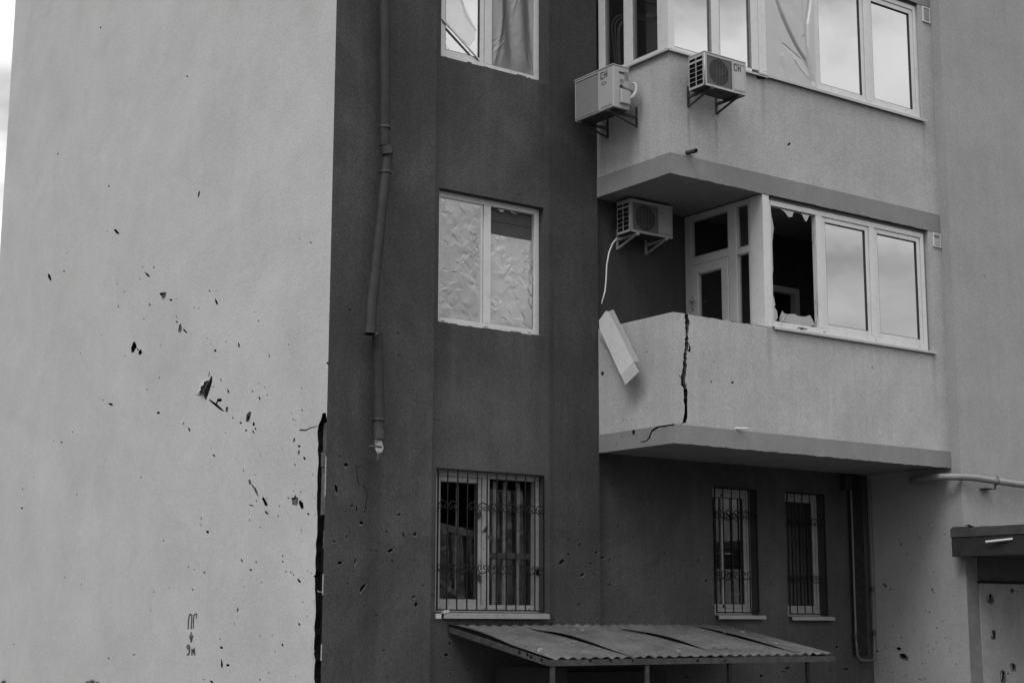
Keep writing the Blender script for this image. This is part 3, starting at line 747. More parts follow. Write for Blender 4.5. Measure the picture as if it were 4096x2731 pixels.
shards(w3, 'f', FY-.003, [[(314,382),(330,360),(347,335),(345,385)], [(298,265),(310,270),(308,300),(296,312),(290,290)], [(320,465),(327,470),(324,478)],
   [(298,605),(312,625),(310,660),(296,655),(288,630)], [(628,262),(640,262),(638,295),(625,290)], [(612,590),(628,580),(640,600),(632,625),(612,620)],
   [(330,570),(334,572),(333,578),(329,577)],[(622,462),(630,460),(630,474),(621,474)]], 1700, 1850, .7254, 1, 'gasket', 'blast_hole', .004)
w0 = bay_window(3, None)
sash(w0, 'f', 8.985, 9.555, WZ[3][0]+.075, WZ[3][1]-.07, FY+.012, .055); sash(w0, 'f', 9.66, 10.25, WZ[3][0]+.075, WZ[3][1]-.07, FY+.012, .055)
# foam gap under the two sill-less windows
for a in (A1, A2):
    mb = MB(); x = WX0+.01
    while x < WX1-.03:
        l_ = rnd.uniform(.03, .14)
        if rnd.random() < .42: mb.obox((x+l_/2, YB+.05, a+rnd.uniform(-.004, .006)), (l_/2, 0, 0), (0, .045, 0), (0, 0, rnd.uniform(.004, .011)))
        x += l_+.02
    part(mb, 'mortar_crumbs', M['exposed'], w1 if a == A1 else w2)
# narrow ground floor windows
for i, (a, b, c, d_) in enumerate(NX):
    mb = MB(); fr4(mb, 'f', a+.003, b-.003, c+.003, d_-.003, .06, FY+.02, FY+.08, tb=.075)
    o = part(mb, 'window', M['pvcshade'], None, .004, label=('left', 'right')[i]+' narrow barred window in the shade below the lower balcony')
    if i == 0:
        bx_ = MB(); bx(bx_, 'f', a+.24, a+.265, c+.08, d_-.07, FY+.03, FY+.07); part(bx_, 'mullion', M['pvcshade'], o)
        mb = MB(); wrinkle(mb, 'f', a+.07, b-.1, c+.08, c+.27, FY+.07, .03, 20, 20, seed=41); part(mb, 'plastic_film', M['filmd'], o)
    sash(o, 'f', a+.064, b-.064, c+.08, d_-.064, FY+.03, .045, 'glassdark', pv='pvcshade')
    flashing(o, 'f', a+.01, b+.06, c-.01, YB-.06, FY, lip=.035, m_='sillg')

# ------------------------------------------------------------------ balconies
def balcony(zs, zp, label, lower):
    """slab zs[0]..zs[1], parapet up to zp"""
    hs_f = []; hs_s = []
    if lower:
        lb = [(155,90),(152,140),(156,200),(151,300),(143,350),(140,385),(136,430),(126,480),(128,525),(144,540),(147,600),(149,700),(137,758)]
        rb = [(178,90),(184,150),(177,200),(178,280),(166,318),(165,420),(160,470),(162,528),(167,545),(168,650),(168,715),(158,758)]
        lb = [(a+1, b) for a, b in lb]; rb = [(a-2, b) for a, b in rb]
        def jag(pl0):
            o_ = []
            for i in range(len(pl0)-1):
                (a0, b0), (a1, b1) = pl0[i], pl0[i+1]; nn = max(1, int(abs(b1-b0)/13))
                for k in range(nn): t = k/nn; o_.append((a0+(a1-a0)*t+(rnd.uniform(-4.5, 4.5) if 0 < k else 0), b0+(b1-b0)*t))
            return o_+[pl0[-1]]
        lb = jag(lb); rb = jag(rb)
        q = [(2640+a*.6478, 1200+b*.6478) for a, b in lb]+[(2640+a*.6478, 1200+b*.6478) for a, b in rb[::-1]]
        q[0] = (q[0][0], q[0][1]-12); q[-1] = (q[-1][0], q[-1][1]-12)
        hs_f.append((pxpoly(q, 1, YBAL), .10, 2, 1))
        inner = [(2640+a*.6478, 1200+b*.6478) for a, b in [(166,545),(170,560),(168,640),(170,720),(160,756),(150,756),(161,715),(158,640),(157,560)]]
        hs_f.append((pxpoly(inner, 1, YBAL), .16, 2, 2))
        hs_f += chips([(1233,254,14,20,45),(1067,248,8,16,10,1),(1088,92,8,4,-40),(2330,138,14,6,-20),(1010,20,5,4,0)], 2300, 1400, .5102, 1, YBAL)
        hs_f += chips([(181,290,4,34,5),(174,310,14,4,10)], 2640, 1200, .6478, 1, YBAL)
        for br in ([(128,478),(118,470),(112,452),(113,452),(121,467),(130,472)], [(176,318),(186,322),(190,300),(188,280),(184,298),(178,312)],
                   [(150,345),(142,332),(140,318),(144,330),(153,340)], [(160,528),(166,515),(165,498),(168,516),(164,532)], [(140,756),(128,762),(112,760),(128,765),(142,762)]):
            hs_f.append((pxpoly([(2640+a*.6478, 1200+b*.6478) for a, b in br], 1, YBAL), .03, 2, 2))
        hs_s += chips([(215,177,14,20,0),(301,131,5,5,0),(381,548,6,5,0),(445,543,6,5,0),(565,15,7,6,0)], 2300, 1400, .5102, 0, XP)
    else:
        hs_f += chips([(337,1232,20,12,-40)], 3000, 0, .4674, 1, YBAL)
    w = MB()
    top_f = [(XP, zs[1]), (XE, zs[1]), (XE, zp), (12.45, zp)]
    if lower:      # ragged chipped top where the coping is gone
        x = 12.35
        while x > XP+.05:
            top_f.append((x, zp+rnd.uniform(-.008, .006))); x -= rnd.uniform(.03, .09)
    top_f.append((XP, zp))
    sheet(w, top_f, hs_f, front(YBAL))
    sheet(w, rect(YBAL, YA, zs[1], zp), hs_s, side(XP))
    # inner leaf and top
    w.face([(XP, YBAL, zp), (XE, YBAL, zp), (XE, YBAL+.13, zp), (XP+.13, YBAL+.13, zp)])
    w.face([(XP, YBAL, zp), (XP+.13, YBAL+.13, zp), (XP+.13, YB, zp), (XP, YB, zp)])
    w.face([(XP+.13, YBAL+.13, zs[1]), (XE, YBAL+.13, zs[1]), (XE, YBAL+.13, zp), (XP+.13, YBAL+.13, zp)])
    w.face([(XP+.13, YBAL+.13, zs[1]), (XP+.13, YB, zs[1]), (XP+.13, YB, zp), (XP+.13, YBAL+.13, zp)])
    o = part(w, 'balcony', WM(M['bal']), label=label)
    s_ = MB(); e = .006
    hs = []
    if lower:
        c = [(800,568),(770,574),(735,579),(690,586),(650,594),(632,604),(600,626),(590,650),(578,680),(560,705),(535,713),(510,716),
             (512,720),(545,722),(570,708),(588,690),(598,660),(606,640),(640,618),(660,606),(700,602),(740,594),(775,590),(800,582)]
        hs.append((pxpoly([(2300+a*.5102, 1400+b*.5102) for a, b in c], 0, XP-e), .0072, 2, 2))
        hs += chips([(457,637,14,22,0),(366,675,5,5,0),(325,732,4,4,0)], 2300, 1400, .5102, 0, XP-e)
        hs = [(h[0], .0072, 2, 2) for h in hs]
    sheet(s_, rect(YBAL-e, YA, zs[0], zs[1]), hs, side(XP-e))
    # ragged lower lip
    lip = [(XE+.0, zs[1])]
    lip.append((XP-e, zs[1])); lip.append((XP-e, zs[0])); x = XP+.03
    while x < XE-.03: lip.append((x, zs[0]+rnd.uniform(-.006, .004))); x += rnd.uniform(.02, .08)
    lip.append((XE, zs[0]))
    sheet(s_, lip, [], front(YBAL-e))
    s_.face([(XP-e, YBAL-e, zs[1]), (XE, YBAL-e, zs[1]), (XE, YBAL, zs[1]), (XP, YBAL, zs[1])])
    s_.face([(XP-e, YBAL-e, zs[1]), (XP, YBAL, zs[1]), (XP, YB, zs[1]), (XP-e, YB, zs[1])])
    part(s_, 'slab_edge', [M['band'], M['exposed'], M['hole']], o)
    s_ = MB(); s_.box(XP+.002, XE-.002, YBAL+.002, YB-.002, zs[0]+.012, zs[1]-.002)
    part(s_, 'slab', M['soffit'], o)
    return o
balL = balcony((1.868, 2.069), 3.262, 'lower balcony, pale parapet split by a tall crack near its corner', True)
balU = balcony((4.788, 5.018), 6.175, 'upper balcony, pale parapet fully glazed above, two air conditioners on it', False)
balT = balcony((7.738, 7.968), 9.15, None, False)

# wall strip right of the glazing with vents, and head above glazing
mb = MB(); mb.box(15.24, XE, YBAL+.0005, YBAL+.13, 3.262, 4.788); mb.box(15.24, XE, YBAL+.0005, YBAL+.13, 6.175, 7.738)
mb.box(15.24, XE, YBAL+.0005, YBAL+.13, 9.15, 10.7)
part(mb, 'side_strip_wall', M['bal'])

# ---- lower glazing (front)
LY = YBAL+.035
mb = MB(); fr4(mb, 'f', 12.505, 15.195, 3.275, 4.745, .06, LY, LY+.07, tb=.075)
bx(mb, 'f', 13.295, 13.40, 3.351, 4.684, LY, LY+.07); bx(mb, 'f', 14.205, 14.30, 3.351, 4.684, LY, LY+.07)
gz = part(mb, 'balcony_window', M['pvc'], None, .004, label='glazing of the lower balcony, left pane smashed out, two panes reflecting cloud')
mb = MB()
for u in (12.66, 13.36, 14.24, 15.02): bx(mb, 'f', u, u+.03, 3.31, 3.316, LY-.002, LY+.004)
part(mb, 'drain_slot', M['gasket'], gz)
sash(gz, 'f', 13.403, 14.202, 3.353, 4.682, LY+.012, .055); sash(gz, 'f', 14.303, 15.13, 3.353, 4.682, LY+.012, .055)
mb = MB(); mb.box(15.196, 15.24, LY+.02, LY+.09, 3.27, 4.75); mb.box(12.505, 15.24, LY+.02, LY+.09, 4.746, 4.787); part(mb, 'foam_strip', M['soffit'], gz)
flashing(gz, 'f', 12.50, 15.275, 3.266, YBAL-.035, LY, lip=.022)
C1 = (2740, 760, .6473)
shards(gz, 'f', LY+.03, [
 [(563,92),(590,118),(605,127),(620,140),(640,168),(664,166),(668,145),(690,122),(640,112)],
 [(705,120),(712,140),(725,155),(742,190),(750,196),(757,184),(768,160),(778,140)],
 [(518,75),(535,75),(530,95),(518,105)],
 [(518,118),(530,130),(538,170),(550,235),(545,275),(541,330),(544,420),(547,500),(540,520),(533,532),(526,400)],
 [(535,610),(543,650),(552,662),(556,690),(560,705),(553,722),(571,748),(574,790),(560,808),(540,805)],
 [(583,808),(590,775),(603,745),(612,760),(626,766),(680,765),(700,778),(742,782),(775,772),(790,800),(805,835),(770,842),(680,828)],
 [(805,240),(795,262),(802,262),(788,290),(800,288),(788,320),(790,338),(800,325),(806,300)],
 [(808,560),(814,600),(822,630),(812,620)], [(806,678),(822,690),(815,720)], [(800,840),(818,800),(826,795),(845,850)], [(812,740),(822,760),(818,790)],
 [(795,178),(804,182),(800,192)]], *C1, 1)
mb = MB()
for pts in ([(812,430),(815,600),(818,760),(826,850)], [(820,430),(824,600),(828,700),(840,848)], [(826,300),(830,500),(836,700),(842,830)], [(806,140),(818,200),(822,430)], [(610,105),(635,118)]):
    mb.tube([P(C1[0]+x*C1[2], C1[1]+y*C1[2], 1, LY+.02) for x, y in pts], .003, 5)
part(mb, 'gasket_strand', M['exposed'], gz)
mb = MB(); mb.tube([P(C1[0]+x*C1[2], C1[1]+y*C1[2], 1, LY-.01) for x, y in ((597,812),(612,806),(625,790),(634,770))], .003, 5)
for (x, y, wd) in ((715, 853, 40), (735, 860, 30)):
    p = P(C1[0]+x*C1[2], C1[1]+y*C1[2], 1, YBAL-.02); mb.obox(p, (.045, 0, .004), (0, .012, 0), (.004, 0, .006))
part(mb, 'debris', M['exposed'], gz)
# ---- corner post and side glazing with balcony door (faces -X)
mb = MB(); mb.box(12.40, 12.503, YBAL+.002, 12.49, 3.264, 4.786)
part(mb, 'corner_post', M['pvc'], None, .004)
DX = 12.42
mb = MB()
bx(mb, 's', 12.491, 12.535, 2.07, 4.786, DX, DX+.07); bx(mb, 's', 12.735, 12.865, 2.07, 4.786, DX-.003, DX+.07); bx(mb, 's', 13.50, 13.605, 2.07, 4.786, DX, DX+.07)
bx(mb, 's', 12.536, 12.734, 4.735, 4.786, DX, DX+.07); bx(mb, 's', 12.866, 13.499, 4.72, 4.786, DX, DX+.07)
bx(mb, 's', 12.536, 12.734, 4.165, 4.235, DX, DX+.07); bx(mb, 's', 12.866, 13.499, 4.175, 4.265, DX, DX+.07); bx(mb, 's', 12.536, 12.734, 2.07, 2.15, DX, DX+.07)
sg_ = part(mb, 'side_glazing', M['pvc'], None, .004, label='white side glazing with a glazed balcony door inside the open loggia corner')
for (a, b, c, d_) in ((12.55, 12.72, 4.245, 4.725), (12.55, 12.72, 2.16, 4.155), (12.885, 13.48, 4.275, 4.71)):
    mb = MB(); fr4(mb, 's', a-.014, b+.014, c-.01, d_+.01, .014, DX+.01, DX+.05); part(mb, 'bead', M['sheetmetal'], sg_)
    mb = MB(); quad(mb, 's', a, b, c, d_, DX+.03); mb.rn = False; part(mb, 'pane', M['glassdark'], sg_)
mb = MB(); fr4(mb, 's', 12.872, 13.494, 2.08, 4.168, .11, DX-.012, DX+.05)
dr = part(mb, 'balcony_door', M['pvc'], None, .004)
mb = MB(); fr4(mb, 's', 12.983, 13.383, 2.191, 4.057, .012, DX+.002, DX+.04); part(mb, 'bead', M['sheetmetal'], dr)
mb = MB(); quad(mb, 's', 12.995, 13.371, 2.203, 4.045, DX+.02); mb.rn = False; part(mb, 'pane', M['glassdark'], dr)
mb = MB(); mb.box(DX-.06, DX-.012, 13.44, 13.47, 3.72, 3.76); mb.box(DX-.075, DX-.055, 13.36, 13.47, 3.73, 3.752); mb.box(DX-.03, DX-.012, 13.43, 13.48, 3.64, 3.80)
part(mb, 'handle', M['sheetmetal'], dr, .004)
mb = MB(); mb.box(13.58, 13.66, YB-.03, YB+.05, 2.07, 4.15); mb.box(14.24, 14.32, YB-.03, YB+.05, 2.07, 4.15); mb.box(13.66, 14.24, YB-.03, YB+.05, 4.07, 4.15)
part(mb, 'inner_door_frame', M['pvc'])
# ---- upper loggia glazing
UY = YBAL+.03; UX = XP+.03; z0, z1 = 6.195, 7.70
mb = MB()
bx(mb, 'f', UX-.012, 11.128, z0, z1, UY-.012, UY+.1)                                  # corner post
for a, b in ((11.70, 11.82), (12.32, 12.43)): bx(mb, 'f', a, b, z0+.055, z1-.055, UY, UY+.07)
bx(mb, 'f', 11.129, 12.319, z0, z0+.054, UY, UY+.07); bx(mb, 'f', 11.129, 12.319, z1-.054, z1, UY, UY+.07)
bx(mb, 's', 13.41, 13.525, z0, z1, UX, UX+.07); bx(mb, 's', 12.92, 13.07, z0+.055, z1-.055, UX, UX+.07); bx(mb, 's', 12.412, 12.49, z0, z1, UX-.004, UX+.07)
bx(mb, 's', 12.491, 13.409, z0, z0+.054, UX, UX+.07); bx(mb, 's', 12.491, 13.409, z1-.054, z1, UX, UX+.07)
ug = part(mb, 'balcony_window', M['pvc'], None, .004, label='corner glazing of the upper balcony, dark side panes, bright front panes')
for (a, b) in ((11.129, 11.699), (11.821, 12.319)):
    mb = MB(); quad(mb, 'f', a+.01, b-.01, z0+.055, z1-.055, UY+.035); mb.rn = False; part(mb, 'pane', M['glass'], ug)
    mb = MB(); fr4(mb, 'f', a, b, z0+.055, z1-.055, .012, UY+.008, UY+.03); part(mb, 'gasket', M['acgrille'], ug)
for (a, b) in ((12.491, 12.919), (13.071, 13.409)):
    mb = MB(); quad(mb, 's', a+.01, b-.01, z0+.055, z1-.055, UX+.035); mb.rn = False; part(mb, 'pane', M['glassdark'], ug)
    mb = MB(); fr4(mb, 's', a, b, z0+.055, z1-.055, .012, UX+.008, UX+.03); part(mb, 'gasket', M['acgrille'], ug)
flashing(ug, 'f', XP-.035, 12.50, 6.18, YBAL-.04, UY, lip=.018)
flashing(ug, 's', YBAL-.037, 13.525, 6.18, XP-.04, UX, lip=.018)
mb = MB(); fr4(mb, 'f', 12.435, 15.235, 6.205, z1, .055, UY, UY+.07)
bx(mb, 'f', 12.49, 12.565, 6.26, z1-.055, UY-.002, UY+.07); bx(mb, 'f', 13.36, 13.40, 6.26, z1-.055, UY, UY+.07); bx(mb, 'f', 14.25, 14.345, 6.26, z1-.055, UY, UY+.07)
uw = part(mb, 'balcony_window', M['pvc'], None, .004, label='wide window of the upper balcony with a creased white sheet in its left bay')
sash(uw, 'f', 13.403, 14.247, 6.262, z1-.057, UY+.012, .055); sash(uw, 'f', 14.348, 15.178, 6.262, z1-.057, UY+.012, .06)
cv = []
for pts, wd, am in (([(205,-120),(225,0),(265,120),(330,270),(400,410),(470,520),(535,700)], .020, -.030), ([(525,-150),(515,0),(485,200),(488,400),(510,560),(542,712)], .020, -.034),
                    ([(380,510),(430,590),(520,690)], .012, .010), ([(280,380),(360,450),(440,520),(530,690)], .012, -.008), ([(275,490),(300,590),(320,660)], .03, .008), ([(430,0),(440,150),(455,300)], .014, .008)):
    q = [P(3000+x*.4674, y*.4674, 1, UY) for x, y in pts]; cv.append(([(p.x, p.z) for p in q], wd, am))
def fold(s, t):
    u = 12.56+.81*s; v = 6.215+(z1-.06-6.215)*t; o = 0
    for pl0, wd, am in cv:
        best = 9
        for i in range(len(pl0)-1):
            ax_, ay_ = pl0[i]; bx2, by2 = pl0[i+1]; dx, dy = bx2-ax_, by2-ay_; L2 = dx*dx+dy*dy
            k = max(0, min(1, ((u-ax_)*dx+(v-ay_)*dy)/L2)); best = min(best, math.hypot(u-ax_-k*dx, v-ay_-k*dy))
        o += am*math.exp(-(best/wd)**2)
    return o*min(1, .3+t*2)
mb = MB(); wrinkle(mb, 'f', 12.56, 13.37, 6.215, z1-.06, UY-.004, .003, 130, 170, seed=51, fold=fold)
part(mb, 'plastic_sheet', M['sheetf'], uw)
flashing(uw, 'f', 12.36, 15.275, 6.20, YBAL-.04, UY, lip=.026)
mb = MB(); mb.box(12.42, 15.24, UY+.02, UY+.1, z1, 7.738); part(mb, 'head_strip', M['soffit'], uw)
mb = MB(); mb.obox((12.42, YBAL-.01, 6.165), (.06, 0, .008), (0, .02, 0), (0, 0, .02)); part(mb, 'mortar_gap', M['hole'], uw)

# flexible hoses inside the upper loggia
mb = MB()
for pts, r_ in (([(2460,255),(2452,160),(2448,110),(2460,75),(2490,62),(2590,62)], .012), ([(2468,255),(2462,150),(2462,100),(2475,78),(2510,68),(2585,70)], .010),
                ([(2478,258),(2474,150),(2480,105),(2500,85),(2540,78),(2630,86)], .020)):
    q = [P(x, y, 1, 13.5) for x, y in pts]
    sm = []
    for i in range(len(q)-1):
        for k in range(5):
            t = k/5; p0 = q[max(i-1, 0)]; p1 = q[i]; p2 = q[i+1]; p3 = q[min(i+2, len(q)-1)]
            sm.append(.5*((2*p1)+(-p0+p2)*t+(2*p0-5*p1+4*p2-p3)*t*t+(-p0+3*p1-3*p2+p3)*t**3))
    mb.tube(sm+[q[-1]], r_, 8)
tag(mb.build('flexible_hose', M['hose']), 'grey bundle of curved hoses behind the dark side glass of the upper balcony', 'hose')

# ------------------------------------------------------------------ vents
def vent(x0, x1, za, zb, label):
    c = ((x0+x1)/2, YBAL, (za+zb)/2); e = empty('wall_vent', c, 0, label, 'vent', 'small louvred vents beside the balcony glazing')
    hw, hh = (x1-x0)/2, (zb-za)/2
    mb = MB(); fr4(mb, 'f', -hw, hw, -hh, hh, .018, -.018, -.001); mb.build('frame', M['pvc'], e, .002)
    mb = MB(); mb.box(-hw+.018, hw-.018, -.004, -.001, -hh+.018, hh-.018); mb.build('backing', M['acdark'], e)
    n = 8
    for k in range(n):
        z = -hh+.026+(2*hh-.05)*(k+.5)/n
        if lost and k in (6,): continue
        mb = MB(); mb.obox((0, -.009, z), (hw-.019, 0, 0), (0, .006, .004), (0, -.003, .006)); mb.build('slat', M['pvc'], e)
    return e
lost = True
vent(15.322, 15.468, 4.592, 4.80-.03, 'white louvred vent with a missing slat, just right of the lower balcony glazing')
lost = False
vent(15.315, 15.462, 7.515, 7.72, 'white louvred vent right of the upper balcony glazing, at the top of the picture')

# ------------------------------------------------------------------ air conditioners
def logo(mb, x, z, h, y):
    """bold CH mark, letters sharing a slanted join; x..x+1.5h wide"""
    def s(pts, w_): 
        for i in range(len(pts)-1):
            a = Vector(pts[i]); b = Vector(pts[i+1]); d_ = (b-a).normalized(); n_ = Vector((-d_.y, d_.x))*w_/2; e = d_*w_*.35
            q = [a-e+n_, a-e-n_, b+e-n_, b+e+n_]
            mb.face([(x+p.x*h, y-.0002*len(mb.b.faces)*0-.0001*i, z+p.y*h) for p in q])
    s([(.62, .86), (.50, .98), (.18, .98), (.06, .84), (.06, .16), (.18, .02), (.50, .02), (.62, .16)], .2)
    s([(.60, .50), (.86, .50)], .13)
    s([(1.0, .02), (1.0, .98)], .2); s([(1.04, .50), (1.44, .50)], .18); s([(1.46, .02), (1.46, .98)], .2)
def bracket(e, x, D, gap, m_, H):
    mb = MB()
    mb.box(x-.016, x+.016, gap-.008, gap-.001, -.135, .10)
    mb.box(x-.014, x+.014, -D-.02, gap-.009, -.032, -.004)
    mb.bar((x, -D*.8, -.03), (x, gap-.008, -.125), .018, .02, up=(1, 0, 0))
    mb.build('bracket', m_, e)
def ac_fan(name, loc, Wd, H, D, gap, bm, label):
    e = empty(name, loc, 0, label, 'air conditioner')
    mb = MB(); f0, f1 = .035, Wd*.66
    rr = min((f1-f0), H-.05)*.46; cx, cz = (f0+f1)/2, H/2
    circ = [(cx+rr*math.cos(2*math.pi*k/28), cz+rr*math.sin(2*math.pi*k/28)) for k in range(28)]
    sheet(mb, rect(0, Wd, 0, H), [(rect(f0, f1, .025, H-.025), .010, 2, 0), (circ, .09, 1, 1)], lambda u, v, d_: (u, -D+d_, v))
    hs = []; cw = D*.40
    for c in range(2):
        for r_ in range(6):
            u0 = .022+c*(cw+.012); hh = (H-.05-.03)/6
            v0 = .025+r_*(hh+.0045); v1 = v0+hh
            if r_ == 5: v0 += hh*.35
            hs.append((rect(-(D-.03)+c*(cw+.010), -(D-.03)+c*(cw+.010)+cw-.002, v0, v1), .03, 1, 1))
    sheet(mb, rect(-D, 0, 0, H), hs, lambda u, v, d_: (d_, u, v))
    mb.face([(Wd, -D, 0), (Wd, 0, 0), (Wd, 0, H), (Wd, -D, H)]); mb.face([(0, 0, 0), (Wd, 0, 0), (Wd, 0, H), (0, 0, H)])
    mb.face([(0, -D, 0), (Wd, -D, 0), (Wd, 0, 0), (0, 0, 0)], 2)
    # rounded vertical front-left corner strip
    mb.tube([(.004, -D+.004, .004), (.004, -D+.004, H-.004)], .008, 10)
    mb.rn = False; bmesh.ops.remove_doubles(mb.b, verts=mb.b.verts, dist=.0005)
    mb.build('casing', [M['acwhite'], M['acdark'], M['acgrille']], e)
    mb = MB(); mb.box(.012, Wd-.012, -D+.012, -.012, -.006, -.0008); mb.build('underside_shade_pan', M['steel'], e)  # thin dark plate added to put underside shade into the colour
    mb = MB(); mb.box(-.004, Wd+.004, -D-.006, .004, H, H+.012); mb.build('lid', M['acwhite'], e, .004)
    mb = MB(); n = 24
    for k in range(n+1):
        z = .028+(H-.056)*k/n; mb.box(f0+.002, f1-.002, -D-.001, -D+.002, z-.0016, z+.0016)
    for k in range(9):
        x = f0+.006+(f1-f0-.012)*k/8; mb.box(x-.0014, x+.0014, -D+.0021, -D+.005, .027, H-.027)
    mb.build('fan_grille', M['fangrille'] if bm is M['bracketd'] else M['acgrille'], e)
    mb = MB(); mb.tube([(cx, -D+.06, cz), (cx, -D+.03, cz)], rr*.25, 16)
    for k in range(3):
        a = k*2.094+.4; d1 = Vector((math.cos(a), 0, math.sin(a))); t1 = Vector((-math.sin(a), 0, math.cos(a)))
        mb.obox(Vector((cx, -D+.05, cz))+d1*rr*.58, d1*rr*.36, t1*rr*.26+Vector((0, .015, 0)), (0, .0015, 0))
    mb.build('fan', M['acdark'], e)
    mb = MB(); u0 = f1+.018
    fr4(mb, 'f', u0, Wd-.014, .03, H-.03, .006, -D-.005, -D-.0005); mb.build('panel_trim', M['acwhite'], e, .002)
    mb = MB(); mb.box(u0+.008, Wd-.022, -D-.002, -D-.0006, .034, .046); mb.build('panel_gap_strip', M['acgrille'], e)  # raised grey strip across the lower panel
    mb = MB(); mb.rn = False; logo(mb, u0+.012, H-.115 if bm is M['bracketd'] else H-.10, .066 if bm is M['bracketd'] else .03, -D-.0015)
    mb.build('logo', M['print_'] if bm is M['bracketd'] else M['acgrille'], e)
    for x in (Wd*.16, Wd*.84): bracket(e, x, D, gap, bm, H)
    mb = MB()
    for x in (Wd*.16, Wd*.84):
        for y in (-D*.75,): mb.box(x-.03, x+.03, y-.015, y+.015, -.004, -.0005)
    mb.build('foot', M['acgrille'], e)
    return e
ac2 = ac_fan('air_conditioner', (11.195, 12.155, 5.712), .618, .372, .252, YBAL-12.155, M['bracketd'],
             'white outdoor unit with round fan grille and bold CH mark on the upper balcony front')
ac3 = ac_fan('air_conditioner', (11.272, 13.485, 4.378), .638, .372, .235, YB-13.485, M['bracketl'],
             'shaded white outdoor unit on pale brackets under the upper balcony slab')
# white hose from ac3
q = [P(x, y, 1, 13.5) for x, y in ((2466,955),(2450,975),(2436,1010),(2427,1060),(2424,1120),(2420,1165),(2410,1200),(2406,1215))]
mb = MB(); mb.tube(q, [.009, .009, .009, .009, .009, .009, .006, .003], 8)
tag(mb.build('drain_hose', M['cable']), 'white drain hose dangling down the dark wall from the shaded air conditioner', 'hose')

def ac_side(loc, Wd, H, D, gap):
    e = empty('air_conditioner', loc, -math.pi/2, 'white outdoor unit with ribbed front on the left side of the upper balcony', 'air conditioner')
    mb = MB(); mb.box(0, Wd, -D, 0, 0, H); c = mb.build('casing', M['acwhite'], e, .012)
    mb = MB(); mb.box(.014, Wd-.014, -D+.014, -.014, -.006, -.0008); mb.build('underside_shade_pan', M['steel'], e)  # dark plate added as painted shade below the casing
    mb = MB(); mb.box(-.004, Wd+.004, -D-.006, .004, H-.002, H+.012); mb.build('lid', M['acwhite'], e, .004)
    f1 = Wd*.64
    mb = MB(); fr4(mb, 'f', .015, f1, .025, H-.02, .009, -D-.008, -D-.0005); mb.build('grille_frame', M['acwhite'], e, .003)
    mb = MB(); mb.box(.024, f1-.009, -D-.0015, -D-.0004, .034, H-.03); mb.build('grille_back', M['bracketd'], e)
    mb = MB(); n = 30
    for k in range(n):
        x = .030+(f1-.045)*k/(n-1); mb.box(x-.0042, x+.0042, -D-.006, -D-.0016, .034, H-.04)
    mb.build('ribs', M['acrib'], e)
    mb = MB(); mb.rn = False; logo(mb, f1+.03, H-.115, .075, -D-.0015); mb.build('logo', M['print_'], e)
    mb = MB(); cx, cz = f1+.085, H-.17; pts = [(cx+.045*math.cos(t*.5236), -D-.003, cz+.016*math.sin(t*.5236)) for t in range(13)]
    mb.tube(pts, .0025, 5, caps=False); mb.build('badge', M['acgrille'], e)
    mb = MB(); mb.box(f1+.03, Wd-.03, -D-.003, -D-.0004, .03, .042); mb.build('vent_slot', M['acgrille'], e)
    # service side (+x local, faces the viewer)
    mb = MB(); mb.box(Wd+.0005, Wd+.004, -D*.70, -.012, .06, H-.03); mb.build('side_panel', M['acwhite'], e, .002)
    mb = MB(); mb.box(Wd+.0045, Wd+.035, -D*.62, -.014, .055, .215); mb.build('valve_cover', M['acwhite'], e, .008)
    mb = MB(); mb.box(Wd+.0045, Wd+.007, -D*.66, -D*.34, H-.085, H-.062); mb.box(Wd+.0045, Wd+.0065, -D*.66, -D*.4, .235, .25); mb.build('hand_hold', M['acdark'], e)
    mb = MB(); mb.box(Wd+.0045, Wd+.006, -D*.32, -.02, H-.15, H-.05); mb.build('rating_plate', M['acgrille'], e)
    mb = MB()
    for k in range(4): mb.box(Wd+.0045, Wd+.0065, -D*.62, -D*.38, H-.19+k*.012, H-.186+k*.012)
    mb.build('label_lines', M['acgrille'], e)
    mb = MB()
    mb.tube([(Wd+.006, -D*.60, .27), (Wd+.02, -D*.50, .235), (Wd+.03, -D*.25, .215), (Wd+.03, .02, .205), (Wd+.02, .08, .22)], .005, 6)
    mb.tube([(Wd+.006, -D*.54, .27), (Wd+.02, -D*.42, .25), (Wd+.03, -D*.2, .228), (Wd+.03, .02, .222)], .004, 6)
    mb.build('cable', M['blackcable'], e)
    mb = MB(); mb.tube([(Wd+.01, -.01, .13), (Wd+.03, .03, .16), (Wd+.03, .07, .22), (Wd+.02, .085, .28), (Wd+.01, .075, .32), (Wd-.02, .06, .33)], [.022, .024, .02, .022, .016, .012], 9)
    mb.build('wrapped_pipe', M['foil'], e)
    for x in (Wd*.12, Wd*.86): bracket(e, x, D, gap, M['bracketd'], H)
    return e
ac_side((10.835, 13.410, 5.572), .682, .482, .232, XP-10.835)

